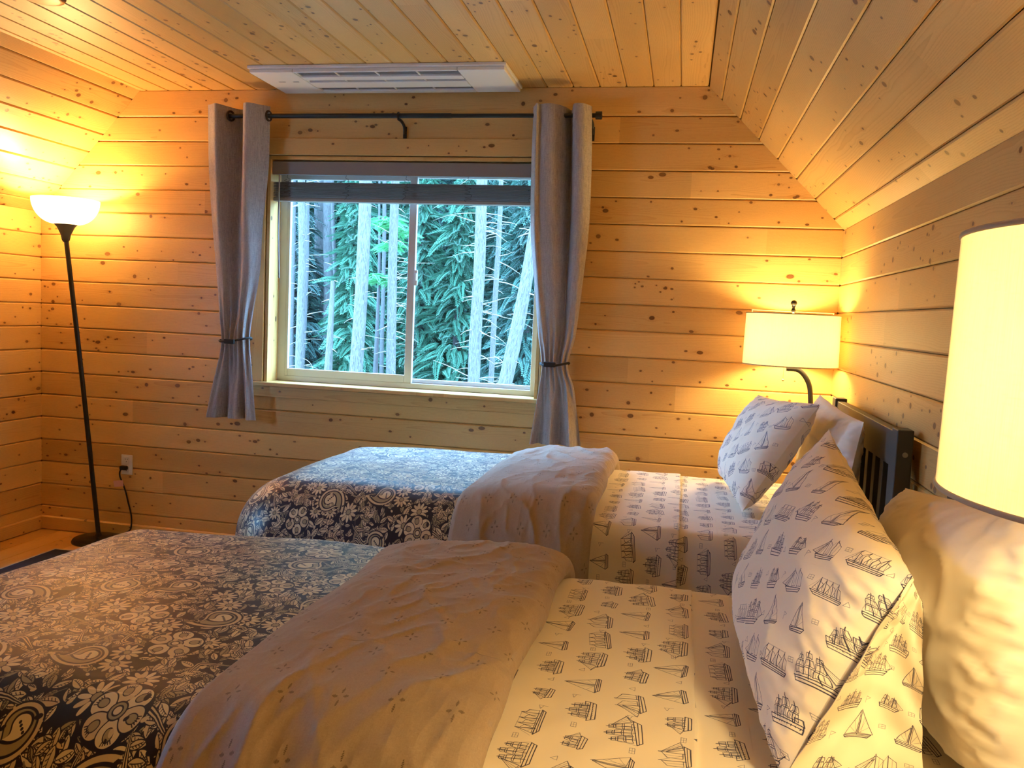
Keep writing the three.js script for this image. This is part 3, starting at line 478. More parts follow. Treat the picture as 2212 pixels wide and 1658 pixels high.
function makeBed(bed) {
  const { z0, z1 } = bed, zc = (z0 + z1) / 2, hx = 1.745, zb0 = zc - 0.565, zb1 = zc + 0.565, y = 1.105;
  const f = thing('bed_frame', bed.frame, 'bed', [0, 0, 0]);
  mesh('headboard_post', span(hx, hx + 0.048, 0, y, zb0, zb0 + 0.07, 0.004), charcoalWood, f);
  const post = mesh('headboard_post', span(hx, hx + 0.048, 0, y, zb1 - 0.07, zb1, 0.004), charcoalWood, f);
  mesh('bolt', cyl(0.008, 0.008, 0.004, 0, 0, 0, 16).rotateX(Math.PI / 2).translate(hx + 0.026, y - 0.075, zb1 + 0.001), std({ color: rgb(0.3, 0.27, 0.22), metalness: 0.8, roughness: 0.4 }), post);
  mesh('top_rail', span(hx + 0.008, hx + 0.040, y - 0.125, y - 0.012, zb0 + 0.07, zb1 - 0.07, 0.003), charcoalWood, f);
  mesh('bottom_rail', span(hx + 0.008, hx + 0.040, 0.34, 0.44, zb0 + 0.07, zb1 - 0.07, 0.003), charcoalWood, f);
  const n = 9; for (let i = 0; i < n; i++) { const z = lerp(zb0 + 0.12, zb1 - 0.12, i / (n - 1)); mesh('slat', span(hx + 0.014, hx + 0.034, 0.44, y - 0.125, z - 0.022, z + 0.022, 0.002), charcoalWood, f); }
  for (const z of [zb0 + 0.01, zb1 - 0.035]) mesh('side_rail', span(BED.x0 - 0.02, hx, 0.22, 0.36, z, z + 0.025, 0.003), charcoalWood, f);
  for (const z of [zb0, zb1 - 0.06]) mesh('leg', span(BED.x0 - 0.05, BED.x0, 0.0108, 0.36, z, z + 0.06, 0.004), charcoalWood, f);
  mesh('slat_base', span(BED.x0, hx - 0.01, 0.30, 0.335, zb0 + 0.036, zb1 - 0.036), charcoalWood, f);
  // mattress in its fitted sheet
  const m = thing('mattress', bed.mattress, 'mattress');
  mesh('body', span(BED.x0 + 0.03, BED.x1 - 0.01, 0.336, BED.top - 0.012, z0 + 0.014, z1 - 0.014, 0.05), plainMat, m);
  const W = z1 - z0, side = 0.30, across = W + 2 * side;
  const uvS = (s, t) => [t / SHIP_TILE, -s / SHIP_TILE];
  mesh('fitted_sheet', sheet(46, 110, (u, v) => { const s = lerp(0.80, BED.x1, u), t = lerp(z0 - side, z1 + side, v); const p = drape(bed, s, t, 0.001 + 0.004 * noise(s * 9, t * 9, 2), 0.05); return p; }, (u, v) => uvS(lerp(0.80, BED.x1, u), lerp(-side, W + side, v)), 0.002, true), shipMat, m);
  // turned down top sheet
  const ts = tag(mesh('top_sheet', sheet(60, 120, (u, v) => {
    const t = lerp(z0 - side - 0.06, z1 + side + 0.06, v), edge = bed.fold + 0.006 * noise(t * 5, 8, bed.z0), s = lerp(0.70, edge, Math.min(1, u * 1.04)), roll = Math.max(0, u * 1.04 - 1) / 0.04;
    const w = Math.abs(noise(s * 6 + 4, t * 3, bed.z0)), p = drape(bed, s, t, 0.0065 + 0.010 * w * w + 0.003 * noise(s * 14, t * 14, 5) - roll * 0.007, 0.052), dz = Math.max(z0 - t, t - z1, 0);
    p.z += Math.sign(t - zc) * smooth(0, 0.3, dz) * (0.012 + 0.010 * noise(s * 10, t * 4, 3)); return p;
  }, (u, v) => { const [a, b] = uvS(lerp(0.70, bed.fold, u), lerp(0, across, v)); return [a + 0.37, b + 0.21]; }, 0.003, true), shipMat), bed.sheet, 'sheet');
  // comforter: paisley side up, its head end folded back to show the plain side
  const c = thing('comforter', bed.comforter, 'comforter');
  const pr = bed.pr, hang = 0.42, puff = (s, t) => 0.010 * noise(s * 3.1, t * 3.1, bed.z0 + 2) + 0.014 * noise(s * 1.3 + 5, t * 1.3, bed.z0);
  const crown = (s, t) => 0.018 * Math.sin(Math.PI * clamp((t - z0) / W, 0, 1)) * smooth(bed.x0 - 0.1, bed.x0 + 0.5, s);
  mesh('paisley_side', sheet(150, 190, (u, v) => { const s = lerp(bed.x0 - hang, 0.78, u), t = lerp(z0 - hang, z1 + hang, v), p = drape(bed, s, t, 0.045 + puff(s, t) + crown(s, t), pr, 0.06), k = folds(bed, s, t); const dz = t < z0 ? -1 : t > z1 ? 1 : 0; p.z += dz * k; if (s < bed.x0) p.x -= k; p.y = Math.max(p.y, 0.16); return p; }, (u, v) => [lerp(bed.x0 - hang, 0.78, u) / PAISLEY_TILE, lerp(z0 - hang, z1 + hang, v) / PAISLEY_TILE], 0.02, true), paisleyMat, c);
  const prof = (u, t) => {                // along the fold: (s, lift)
    const wob = 0.012 * noise(t * 4, 3, bed.z0), hem = bed.hem + 0.012 * noise(t * 3, 9, bed.z0), end = bed.roll + wob;
    if (u < 0.06) return [hem + 0.02 * (u / 0.06), 0.046 + 0.016 * Math.sin(u / 0.06 * Math.PI / 2)];
    if (u < 0.72) { const k = (u - 0.06) / 0.66; return [lerp(hem + 0.02, end - 0.075, k), 0.062 + 0.026 * Math.sin(k * Math.PI * 0.62)]; }
    const a = (u - 0.72) / 0.28 * Math.PI * 1.02, hh = (0.062 + 0.026 * Math.sin(Math.PI * 0.62)); return [end - 0.075 + 0.062 * Math.sin(a), hh / 2 + 0.006 + (hh / 2 - 0.006) * Math.cos(a)];
  };
  const tw = 0.40;
  mesh('plain_side', sheet(120, 210, (u, v) => {
    const t = lerp(z0 - tw, z1 + tw, v), [s, lift] = prof(u, t), body = smooth(0.02, 0.2, u) * smooth(1, 0.72, u), dz = Math.max(z0 - t, t - z1, 0), hangs = smooth(0, 0.25, dz);
    const ridge = (x) => { const n = 1 - Math.abs(noise(...x)) * 2.2; return Math.max(0, n) ** 3; };
    const wr = 0.006 * ridge([s * 3.5 + t * 1.2, t * 2.2, bed.z0 + 7]) + 0.006 * ridge([s * 7 - t * 2, t * 4.4, bed.z0 + 1]) * bed.wrinkle + 0.004 * ridge([s * 15 + t * 4, t * 9, bed.z0 + 4]) + hangs * 0.016 * bed.wrinkle * noise(s * 13 + t * 5, t * 2, 11);
    const p = drape(bed, s, t, lift + body * (wr + crown(s, t) + puff(s, t)), 0.13, 0.05); const k = folds(bed, s, t, 0.55); p.z += (t < z0 ? -1 : t > z1 ? 1 : 0) * (k + hangs * 0.02); return p;
  }, (u, v) => [lerp(0, 0.72, u) / TAUPE_TILE, lerp(z0 - tw, z1 + tw, v) / TAUPE_TILE], 0.012, true), taupeMat, c);
  return f;
}
const bed1 = { x0: -0.48, pr: 0.19, z0: 0.50, z1: 1.57, fold: 1.12, hem: 0.36, roll: 0.855, wrinkle: 1.5, frame: 'charcoal slatted headboard bed by the window wall', mattress: 'mattress by the window in a fitted sheet printed with sailing ships', sheet: 'ship print top sheet turned down on the bed by the window', comforter: 'navy and cream paisley comforter with taupe fold on the bed by the window' };
const bed2 = { x0: -0.47, pr: 0.12, z0: 2.13, z1: 3.22, fold: 1.15, hem: 0.35, roll: 0.855, wrinkle: 0.7, frame: 'charcoal slatted headboard bed away from the window', mattress: 'mattress away from the window in a fitted sheet printed with sailing ships', sheet: 'ship print top sheet turned down on the bed away from the window', comforter: 'navy and cream paisley comforter with taupe fold on the bed away from the window' };
makeBed(bed1); makeBed(bed2);
// ---------------------------------------------------------------- pillows: four corners (far bottom, far top, near top, near bottom), fat in the middle
function pillowGeometry([A, B, C, D], thick, sd, uvScale, rot = 0, sag = 0.06, wrinkle = 1) {
  const N = 64, quad = (u, v) => V().addScaledVector(A, (1 - u) * (1 - v)).addScaledVector(B, (1 - u) * v).addScaledVector(C, u * v).addScaledVector(D, u * (1 - v));
  const wU = A.distanceTo(D), wV = A.distanceTo(B);
  const at2 = (u, v, side) => {
    const a = 2 * u - 1, b = 2 * v - 1, ia = 1 - a * a, ib = 1 - b * b;                       // edges bow inwards between the corners
    const uu = 0.5 + a / 2 * (1 - sag * ib * a * a), vv = 0.5 + b / 2 * (1 - sag * ia * b * b), p = quad(uu, vv);
    const n = V().crossVectors(V().subVectors(quad(uu, Math.min(1, vv + 0.01)), quad(uu, Math.max(0, vv - 0.01))), V().subVectors(quad(Math.min(1, uu + 0.01), vv), quad(Math.max(0, uu - 0.01), vv))).normalize();
    const th = thick * Math.pow(1 - Math.pow(Math.abs(a), 3.0), 0.62) * Math.pow(1 - Math.pow(Math.abs(b), 3.0), 0.62);
    const edge = Math.max(Math.abs(a), Math.abs(b)), rid = Math.max(0, 1 - Math.abs(noise(u * 5 + sd, v * 3, side)) * 3) ** 3;
    const w = wrinkle * (0.006 * noise(u * 6, v * 6, sd + side) + 0.004 * rid + smooth(0.6, 0.95, edge) * (1 - smooth(0.97, 1, edge)) * 0.006 * noise(u * 22, v * 22, sd));
    return p.addScaledVector(n, side * (th + w * smooth(0, 0.02, th)));
  };
  const c = Math.cos(rot), s = Math.sin(rot), uv = (u, v) => { const x = u * wU / uvScale, y = v * wV / uvScale; return [x * c - y * s + sd * 0.17, x * s + y * c + sd * 0.31]; };
  return merge([sheet(N, N, (u, v) => at2(u, v, 1), uv, 0, true), sheet(N, N, (u, v) => at2(u, v, -1), uv, 0, false)]);
}
function pillow(label, corners, thick, sd, mat, opts = {}) {
  const c = corners.map((p) => (p.isVector3 ? p : V(...p))), o = c[0].clone().add(c[3]).multiplyScalar(0.5);
  const m = tag(mesh('pillow', pillowGeometry(c.map((p) => p.clone().sub(o)), thick, sd, opts.scale ?? SHIP_TILE, opts.rot ?? 0, opts.sag, opts.wrinkle), mat), label, 'pillow'); m.position.copy(o); return m;
}
pillow('ship print pillow leaning on a plain pillow on the bed by the window', [[1.285, 0.755, 0.60], [1.41, 1.115, 0.72], [1.575, 1.14, 1.25], [1.335, 0.735, 1.25]], 0.085, 1, shipMat, { rot: -0.35 });
pillow('plain beige pillow behind a ship print pillow on the bed by the window', [[1.585, 0.74, 0.66], [1.645, 1.135, 0.76], [1.69, 1.10, 1.39], [1.64, 0.745, 1.42]], 0.06, 2, plainMat, { wrinkle: 1.4 });
const NT = at(1972, 1245, 'z', 3.06), NB = at(1690, 1690, 'y', 0.745);
const openPillow = pillow('ship print pillow leaning on a plain pillow on the bed away from the window', [[1.25, 0.745, 2.30], at(1790, 925, 'z', 2.36), NT, NB], 0.085, 3, shipMat, { rot: -0.45 });
{ // the open end of its case gapes and shows the back layer
  const o = openPillow.position, a = NT.clone().sub(o), b = NB.clone().sub(o), c = at(1992, 1300, 'z', 3.03).sub(o), d = at(1992, 1700, 'y', 0.742).sub(o);
  mesh('pillowcase_end', sheet(24, 30, (u, v) => { const l = V().lerpVectors(b, a, v), r = V().lerpVectors(d, c, v), p = V().lerpVectors(l, r, u); p.z += -0.05 * Math.sin(Math.PI * u) * (0.3 + 0.7 * Math.sin(Math.PI * v)) + 0.012 * noise(u * 4, v * 6, 3); return p; }, (u, v) => [u * 0.24 / SHIP_TILE + 0.4, v * 0.5 / SHIP_TILE], 0.0015, false), shipMat, openPillow);
}
pillow('plain beige pillow behind a ship print pillow beside the lit lamp, away from the window', [[1.55, 0.74, 2.36], [1.575, 1.07, 2.40], [1.60, 1.17, 3.10], [1.56, 0.75, 3.14]], 0.10, 4, plainMat, { wrinkle: 1.6, sag: 0.03 });

// ---------------------------------------------------------------- curtains, rod, blind
const ROD_Z = 0.095;
{
  const rodY = (px) => at(px, 250, 'z', ROD_Z), a = rodY(470), b = rodY(1287), y = (a.y + b.y) / 2;
  const r = thing('curtain_rod', 'thin black metal curtain rod above the window', 'curtain rod', [0, 0, 0]);
  const bar = (x0, x1, rad) => cyl(rad, rad, x1 - x0, 0, 0, 0, 16).rotateZ(Math.PI / 2).translate((x0 + x1) / 2, y, ROD_Z), midx = at(975, 250, 'z', ROD_Z).x;
  mesh('rod', bar(a.x, midx, 0.0125), black, r); mesh('rod', bar(midx - 0.02, b.x, 0.0105), black, r);
  for (const [x, s] of [[a.x, -1], [b.x, 1]]) mesh('finial', cyl(0.019, 0.019, 0.03, 0, 0, 0, 18).rotateZ(Math.PI / 2).translate(x + s * 0.015, y, ROD_Z), black, r);
  for (const px of [472, 867, 1277]) { const x = at(px, 262, 'z', 0.05).x; mesh('bracket', merge([tube([[x, y - 0.016, ROD_Z], [x + 0.004, y - 0.02, 0.06], [x + 0.006, y - 0.04, 0.018], [x + 0.006, y - 0.075, 0.010]], 0.008, 20, 8), box(0.02, 0.07, 0.008, x + 0.006, y - 0.07, 0.0045, 0.003), new THREE.TorusGeometry(0.0155, 0.005, 8, 20).rotateY(Math.PI / 2).translate(x, y, ROD_Z)]), black, r); }
  // each curtain: photo rows [y pixel, left pixel, right pixel]; depth of the folds across the top
  const curtain = (label, rows, top, tieY, grommets, clip) => {
    const R = rows.map(([py, l, rt]) => { const p = at(l, py, 'z', ROD_Z), q = at(rt, py, 'z', ROD_Z); return [p.y, p.x, q.x]; }).reverse();
    const L = R.map(([y_, l]) => [y_, l]), Q = R.map(([y_, , q]) => [y_, q]), y0 = R[0][0], y1 = R[R.length - 1][0], ty = at(...tieY, 'z', ROD_Z).y;
    const t = thing('curtain', label, 'curtain', [0, 0, 0], 'curtains');
    const place = (u, v) => {
      const yy = lerp(y0, y1, v), l = sample(L, yy), q = sample(Q, yy), tie = Math.exp(-Math.pow((yy - ty) / 0.10, 2)), low = smooth(ty - 0.02, y0, yy), up = smooth(ty, y1, yy);
      const zt = 1.3 * sample(top, u) * (0.35 + 0.65 * up) * (1 - 0.65 * tie), zl = 0.030 * Math.sin(u * 15.5 + clip * 2) * low + 0.012 * Math.sin(u * 31 + 1) * low;
      const gather = 0.010 * Math.sin(u * 40 + clip) * Math.exp(-Math.pow((yy - ty) / 0.22, 2)), soft = 0.006 * noise(u * 5, yy * 3, clip);
      const bul = tie * 0.028 * Math.sin(Math.PI * u);
      return V(lerp(l, q, u) + 0.012 * Math.sin(u * 12.5 + clip) * up, yy, Math.max(0.028, ROD_Z + zt * (yy < ty ? 0.4 : 1) + zl + gather + soft + bul));
    };
    mesh('cloth', sheet(150, 130, place, (u, v) => [u * 1.1, v * 1.75], 0.002, false), curtainMat, t);
    for (const [px, tilt] of grommets) { const p = at(px, 252, 'z', ROD_Z); mesh('grommet', new THREE.TorusGeometry(0.024, 0.006, 10, 28).rotateY(Math.PI / 2 - tilt).translate(p.x, y, ROD_Z + 0.002), bronze, t); }
    const w0 = sample(L, ty), w1 = sample(Q, ty), cx = (w0 + w1) / 2, rx = (w1 - w0) / 2 + 0.006, pts = []; for (let i = 0; i < 40; i++) { const an = i / 40 * 6.283; pts.push(V(cx + Math.cos(an) * rx, ty + 0.006 * Math.sin(an * 2 + 1) + (clip ? 0.004 : 0.010) * Math.cos(an), ROD_Z + 0.008 + Math.sin(an) * 0.052)); }
    const band = mesh('tieback', new THREE.TubeGeometry(new THREE.CatmullRomCurve3(pts, true), 80, 0.006, 8, true), blackMatte, t);
    const cpx = at(clip ? 1187 : 496, clip ? 787 : 737, 'z', ROD_Z + 0.06); mesh('magnet_clip', new RoundedBoxGeometry(0.062, 0.026, 0.016, 3, 0.006).translate(cpx.x, cpx.y, ROD_Z + 0.064), blackMatte, band);
  };
  curtain('grey linen curtain tied back on the side of the floor lamp', [[230, 458, 584], [360, 459, 581], [473, 463, 569], [579, 471, 562], [684, 477, 546], [734, 480, 541], [790, 470, 545], [850, 457, 551], [899, 448, 556]], [[0, 0.03], [0.16, 0.055], [0.3, 0.0], [0.42, -0.055], [0.52, -0.02], [0.62, 0.055], [0.8, 0.06], [1, 0.0]], [510, 734], [[499, 0.3], [581, 0.1]], 0);
  curtain('grey linen curtain tied back on the side of the beds', [[231, 1148, 1275], [357, 1144, 1275], [495, 1144, 1270], [610, 1153, 1258], [724, 1163, 1243], [786, 1171, 1227], [834, 1165, 1240], [900, 1155, 1247], [957, 1146, 1253]], [[0, 0.0], [0.1, 0.06], [0.2, 0.045], [0.42, 0.05], [0.54, 0.0], [0.64, -0.055], [0.72, -0.01], [0.8, 0.05], [0.92, 0.055], [1, 0.01]], [1195, 786], [[1207, 0.5], [1274, 0.1]], 1);
}
{
  const b = thing('window_blind', 'grey slatted blind drawn up under its valance', 'blind');
  const z = -0.05, x0 = at(586, 420, 'z', z).x, x1 = OPEN.x1 - 0.022, yv0 = at(800, 379, 'z', -0.004).y, yv1 = at(800, 350, 'z', -0.004).y;
  const blindMat = std({ color: rgb(0.26, 0.225, 0.215), roughness: 0.5 }), slatMat = std({ color: rgb(0.24, 0.215, 0.21), roughness: 0.5 }), railMat = std({ color: rgb(0.36, 0.34, 0.34), roughness: 0.45 }), cord = std({ color: rgb(0.10, 0.09, 0.09), roughness: 0.9 });
  mesh('valance', span(OPEN.x0 + 0.020, x1, yv0, yv1, -0.016, -0.004, 0.003), blindMat, b);
  mesh('head_rail', span(OPEN.x0 + 0.022, x1, yv0 + 0.008, Math.min(yv1 + 0.005, OPEN.y1 - 0.02), -0.075, -0.022, 0.003), railMat, b);
  const ya = at(800, 437, 'z', z + 0.025).y, yb = at(800, 395, 'z', z + 0.025).y, n = 11;
  mesh('bottom_rail', span(x0, x1, ya, ya + 0.016, z - 0.026, z + 0.026, 0.003), railMat, b);
  for (let i = 0; i < n; i++) { const y = lerp(ya + 0.019, yb - 0.003, i / (n - 1)), d = rr(-0.003, 0.003); mesh('slat', span(x0 + rr(-0.002, 0.002), x1, y - 0.0014, y + 0.0014, z - 0.025 + d, z + 0.025 + d), slatMat, b); }
  for (let i = 0; i < 5; i++) {
    const x = lerp(x0 + 0.11, x1 - 0.06, i / 4), pts = []; for (let k = 0; k < 16; k++) pts.push(V(x + rr(-0.022, 0.022), lerp(ya + 0.012, yb + 0.012, k / 15), z + 0.028 + rr(0, 0.008)));
    mesh('ladder_cord', merge([tube(pts, 0.0011, 70, 5), tube([[x, yb, z + 0.024], [x + 0.012, yb + 0.014, z + 0.024], [x - 0.006, yb + 0.024, z + 0.02], [x, yv0 + 0.01, z + 0.02]], 0.0011, 16, 5)]), cord, b);
  }
  const wt = at(604, 378, 'z', -0.012), wb = at(603, 600, 'z', -0.012); mesh('tilt_wand', tube([[wt.x, yv0 + 0.005, -0.012], [wt.x, (wt.y + wb.y) / 2, -0.010], [wb.x, wb.y, -0.008]], 0.0042, 12, 8), railMat, b);
}
// ---------------------------------------------------------------- ceiling air conditioner
{
  const x0 = -1.062, x1 = 0.228, z0 = 0.035, z1 = 0.445, y = CEIL, h = 0.034;
  const a = thing('ceiling_air_conditioner', 'white ceiling cassette air conditioner above the curtain rod', 'air conditioner', [(x0 + x1) / 2, y, (z0 + z1) / 2]);
  const w = x1 - x0, d = z1 - z0, ca = -w / 2 + 0.235, cb = w / 2 - 0.235;
  mesh('housing', merge([box(w, 0.016, d, 0, -0.008, 0, 0.004)]), whitePlastic, a);
  for (const [p, q] of [[-w / 2 + 0.008, ca - 0.002], [cb + 0.002, w / 2 - 0.008]]) mesh('side_panel', span(p, q, -h, -0.0162, -d / 2 + 0.010, d / 2 - 0.010, 0.004), whitePlastic, a);
  const frame = (za, zb, ya = -h) => span(ca, cb, ya, -0.0162, za, zb, 0.003), F = d / 2 - 0.010;
  mesh('center_panel', merge([frame(-F, -F + 0.045), frame(-F + 0.105, -F + 0.205), frame(-F + 0.243, -F + 0.300), frame(F - 0.012, F)]), whitePlastic, a);
  const grille = (za, zb, n) => { const g = mesh('grille', span(ca, cb, -0.0195, -0.0163, za, zb), darkSlot, a); for (let i = 0; i < n; i++) { const z = lerp(za, zb, (i + 0.5) / n); mesh('louver', box(cb - ca, 0.0018, 0.006, 0, -0.0245, z).clone(), std({ color: rgb(0.24, 0.24, 0.26), roughness: 0.5 }), g); } for (let i = 0; i < 4; i++) mesh('rib', span(lerp(ca, cb, i / 4) - 0.003 + (i ? 0 : 0.004), lerp(ca, cb, i / 4) + 0.003 + (i ? 0 : 0.004), -0.030, -0.0196, za, zb), whitePlastic, g); };
  grille(-F + 0.046, -F + 0.104, 5); grille(-F + 0.206, -F + 0.242, 3); grille(-F + 0.301, F - 0.013, 6);
  for (const [dx, wd, dp] of [[0.10, 0.035, 0.008], [0.175, 0.03, 0.010]]) mesh('indicator', box(wd, 0.001, dp, -w / 2 + dx, -h - 0.0004, 0.03), std({ color: rgb(0.16, 0.2, 0.26), roughness: 0.4 }), a);
}
// ---------------------------------------------------------------- ceiling fan hub, only its rim shows in the photo
{
  const p = at(99, -9, 'y', CEIL), f = thing('ceiling_fixture', 'dark bronze round fixture on the ceiling above the floor lamp side', 'ceiling fixture', [p.x, CEIL, p.z + 0.02]);
  mesh('canopy', lathe([[0, -0.022], [0.06, -0.022], [0.078, -0.018], [0.083, -0.010], [0.085, 0], [0, 0]]), bronze, f);
}
// ---------------------------------------------------------------- floor lamp, outlet
{
  const base = at(213, 1160, 'y', 0.02), top = V(-2.253, 1.775, 0.215);
  const l = thing('floor_lamp', 'black torchiere floor lamp with frosted white bowl in the corner', 'lamp', [base.x, 0, base.z]), o = V(base.x, 0, base.z), tp = top.clone().sub(o);
  mesh('base', lathe([[0, 0], [0.140, 0], [0.142, 0.006], [0.134, 0.018], [0.09, 0.026], [0.02, 0.032], [0.014, 0.045], [0, 0.045]], 56), std({ color: rgb(0.014, 0.010, 0.009), roughness: 0.25 }), l);
  mesh('pole', tube([V(0, 0.03, 0), tp.clone().multiplyScalar(0.5).add(V(0, 0.02, 0)), tp.clone().add(V(0, -0.06, 0))], 0.0125, 24, 14), black, l);
  mesh('cup', lathe([[0.014, -0.09], [0.02, -0.08], [0.026, -0.05], [0.045, -0.01], [0.060, 0.006], [0.056, 0.010], [0.02, -0.02], [0, -0.02]], 40).translate(tp.x, tp.y, tp.z), blackMatte, l);
  const R = 0.170, prof = []; for (let i = 0; i <= 16; i++) { const a = i / 16; prof.push([0.05 + (R - 0.05) * Math.sin(a * Math.PI / 2), 0.004 + 0.135 * (1 - Math.cos(a * Math.PI / 2)) ]); }
  const inner = prof.map(([x, y]) => [Math.max(0.001, x - 0.003), y + 0.001]).reverse();
  mesh('bowl_shade', lathe([[0.001, 0.004], ...prof, ...inner], 64).translate(tp.x, tp.y, tp.z), phys({ color: rgb(0.96, 0.94, 0.9), roughness: 1, transmission: 0.75, thickness: 0, side: THREE.DoubleSide }), l);
  const bulb = mesh('bulb', new THREE.SphereGeometry(0.03, 20, 14).translate(tp.x, tp.y + 0.07, tp.z), std({ color: rgb(1, 1, 1), emissive: rgb(...FLOOR_LAMP_COLOR), emissiveIntensity: 12 }), l);
  const light = new THREE.PointLight(rgb(...FLOOR_LAMP_COLOR), FLOOR_LAMP_POWER, 0, 2); light.name = 'floor_lamp_light'; light.position.set(tp.x, tp.y + 0.07, tp.z); light.castShadow = true; light.shadow.radius = 1.4; light.shadow.bias = -0.002; l.add(light);
  // outlet on the wall with the lamp's plug, cord and paper tag
  const oc = at(274.5, 1003, 'z', 0.003), out = thing('wall_outlet', 'white wall outlet with a black plug in its lower socket', 'outlet', [oc.x, oc.y, 0]);
  mesh('cover_plate', new RoundedBoxGeometry(0.072, 0.116, 0.007, 3, 0.003).translate(0, 0, 0.0036), std({ color: rgb(0.80, 0.76, 0.70), roughness: 0.4 }), out);
  for (const y of [0.026, -0.026]) { const s = mesh('socket', new RoundedBoxGeometry(0.033, 0.038, 0.004, 3, 0.0018).translate(0, y, 0.0075), std({ color: rgb(0.82, 0.78, 0.72), roughness: 0.4 }), out); mesh('slots', merge([box(0.0025, 0.008, 0.001, -0.0065, y + 0.006, 0.0096), box(0.0025, 0.0065, 0.001, 0.0065, y + 0.006, 0.0096), cyl(0.0026, 0.0026, 0.001, 0, 0, 0, 12).rotateX(Math.PI / 2).translate(0, y - 0.008, 0.0096)]), black, s); }
  mesh('screw', cyl(0.003, 0.003, 0.002, 0, 0, 0, 12).rotateX(Math.PI / 2).translate(0, 0, 0.0075), vinyl, out);
  const P = (px, py, z) => at(px, py, 'z', z).sub(o), plug = at(270, 1010, 'z', 0.02).sub(o);
  mesh('plug', merge([new RoundedBoxGeometry(0.042, 0.024, 0.026, 3, 0.006).translate(plug.x - 0.006, plug.y, 0.024 - o.z)]), blackMatte, l);
  mesh('cord', tube([P(264, 1010, 0.026), P(259, 1018, 0.03), P(259, 1028, 0.03), P(262, 1036, 0.03), P(271, 1060, 0.028), P(277, 1085, 0.028), P(283, 1110, 0.028), P(284, 1130, 0.03), P(281, 1144, 0.033), P(270, 1152, 0.04), V(0.12, 0.006, 0.045 - o.z), V(0.02, 0.028, 0.0)], 0.0045, 90, 8), blackMatte, l);
  const t0 = P(242, 1040, 0.036), tg = mesh('cord_tag', new THREE.BoxGeometry(0.062, 0.036, 0.0012).rotateZ(0.14), std({ color: rgb(0.80, 0.45, 0.40), roughness: 0.6 }), l); tg.position.copy(P(256, 1044, 0.036));
}
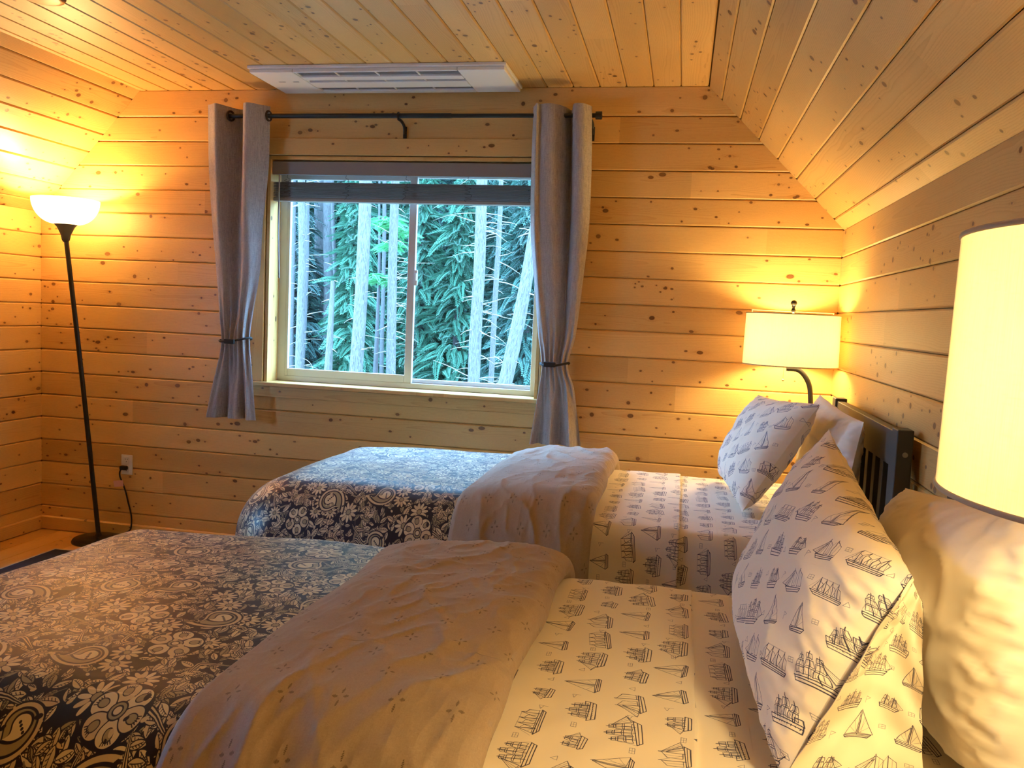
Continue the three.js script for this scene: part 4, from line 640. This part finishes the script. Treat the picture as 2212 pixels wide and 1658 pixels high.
// ---------------------------------------------------------------- bedside lamps on night stands
function bedsideLamp(label, standLabel, x, z, dy, sx) {
  const top = 0.60, s = thing('night_stand', standLabel, 'night stand', [x + 0.02, 0, z]);
  mesh('top', new RoundedBoxGeometry(0.40, 0.022, 0.40, 2, 0.004).translate(0, top - 0.011, 0), charcoalWood, s);
  mesh('body', box(0.36, 0.34, 0.36, 0, top - 0.193, 0, 0.004), charcoalWood, s);
  for (const y of [top - 0.11, top - 0.275]) { const d = mesh('drawer', box(0.014, 0.15, 0.33, -0.188, y, 0, 0.003), charcoalWood, s); mesh('knob', new THREE.SphereGeometry(0.013, 14, 10).translate(-0.204, y, 0), bronze, d); }
  for (const a of [-1, 1]) for (const b of [-1, 1]) mesh('leg', box(0.04, top - 0.36, 0.04, a * 0.155, (top - 0.36) / 2, b * 0.155, 0.003), charcoalWood, s);
  const l = thing('bedside_lamp', label, 'lamp', [x, top, z]), y0 = 1.222 - top + dy, y1 = 1.456 - top + dy, R = 0.212, bx = sx, my = y0 + 0.11;
  mesh('base', lathe([[0, 0], [0.085, 0], [0.088, 0.008], [0.08, 0.016], [0.02, 0.022], [0, 0.022]], 40).translate(bx, 0, 0), black, l);
  mesh('stem', tube([[bx, 0.015, 0], [bx + 0.008, 0.2, 0], [bx + 0.006, y0 - 0.16, 0], [bx - 0.010, y0 - 0.075, 0], [bx * 0.45, y0 - 0.022, 0], [-0.012, y0 - 0.016, 0]], 0.0115, 60, 12), black, l);
  mesh('socket', merge([cyl(0.009, 0.009, 0.05, 0, y0 - 0.002, 0, 14), cyl(0.019, 0.016, 0.06, 0, y0 + 0.045, 0, 20)]), blackMatte, l);
  const sh = mesh('shade', lathe([[R - 0.0015, y0], [R, y0], [R - 0.004, y1], [R - 0.0055, y1]], 96), phys({ map: weave.clone(), color: rgb(0.95, 0.82, 0.54), roughness: 1, transmission: 0.23, thickness: 0, side: THREE.DoubleSide }), l);
  sh.material.map.repeat.set(6, 1.4); sh.material.map.needsUpdate = true;
  mesh('shade_trim', merge([new THREE.TorusGeometry(R - 0.001, 0.003, 8, 96).rotateX(Math.PI / 2).translate(0, y0, 0), new THREE.TorusGeometry(R - 0.005, 0.003, 8, 96).rotateX(Math.PI / 2).translate(0, y1, 0)]), std({ color: rgb(0.55, 0.47, 0.34), roughness: 0.8 }), sh);
  mesh('spider', merge([box(2 * R - 0.02, 0.004, 0.004, 0, y1 + 0.012, 0), ...[-1, 1].map((k) => box(0.003, 0.02, 0.003, k * (R - 0.012), y1 + 0.004, 0))]).rotateY(0.35), std({ color: rgb(0.7, 0.66, 0.6), metalness: 0.6, roughness: 0.3 }), sh);
  mesh('harp', tube([[0.022, y0 + 0.07, 0], [0.05, my + 0.03, 0], [0.03, y1 - 0.02, 0], [0, y1 + 0.008, 0], [-0.03, y1 - 0.02, 0], [-0.05, my + 0.03, 0], [-0.022, y0 + 0.07, 0]], 0.002, 60, 6), std({ color: rgb(0.6, 0.5, 0.3), metalness: 0.8, roughness: 0.3 }), l);
  mesh('finial', merge([lathe([[0, y1 + 0.008], [0.011, y1 + 0.010], [0.010, y1 + 0.020], [0.006, y1 + 0.030], [0.009, y1 + 0.036], [0.008, y1 + 0.04], [0, y1 + 0.04]], 24), new THREE.SphereGeometry(0.0145, 20, 14).translate(0, y1 + 0.051, 0)]), std({ color: rgb(0.012, 0.011, 0.01), roughness: 0.2 }), l);
  mesh('pull_chain', merge([tube([[-0.024, y0 + 0.04, 0.005], [-0.025, y0 - 0.02, 0.005], [-0.025, y0 - 0.065, 0.005]], 0.0013, 12, 6), new THREE.SphereGeometry(0.006, 14, 10).translate(-0.025, y0 - 0.07, 0.005)]), std({ color: rgb(0.6, 0.5, 0.3), metalness: 0.8, roughness: 0.3 }), l);
  mesh('bulb', new THREE.SphereGeometry(0.03, 20, 14).scale(1, 1.15, 1).translate(0, my, 0), std({ color: rgb(1, 1, 1), emissive: rgb(...BED_LAMP_COLOR), emissiveIntensity: 10 }), l);
  const p = new THREE.PointLight(rgb(...BED_LAMP_COLOR), BED_LAMP_POWER, 0, 2); p.name = 'bedside_lamp_light'; p.position.set(0, my, 0); p.castShadow = true; p.shadow.radius = 3.0; p.shadow.bias = -0.002; l.add(p);
}
bedsideLamp('lit drum shade lamp on a curved black stem in the corner by the window', 'charcoal night stand in the corner by the window', 1.584, 0.245, 0, 0.098);
bedsideLamp('lit drum shade lamp standing by the bed away from the window', 'charcoal night stand by the bed away from the window', 1.541, 3.495, 0.04, 0.098);
// ---------------------------------------------------------------- rug
{
  const c = at(119, 1184, 'y', 0.01), r = tag(mesh('rug', new RoundedBoxGeometry(3.0, 0.010, 3.2, 2, 0.004).translate(1.5, 0.0052, 1.6), std({ color: rgb(0.018, 0.018, 0.035), roughness: 0.95 })), 'dark navy rug on the floor under the beds', 'rug');
  r.position.set(c.x, 0, c.z);
  mesh('binding', merge([box(3.0, 0.011, 0.012, 1.5, 0.0056, 0.004), box(0.012, 0.011, 3.2, 0.004, 0.0056, 1.6)]), std({ color: rgb(0.5, 0.42, 0.34), roughness: 0.9 }), r);
}
renderer.render(scene, camera);
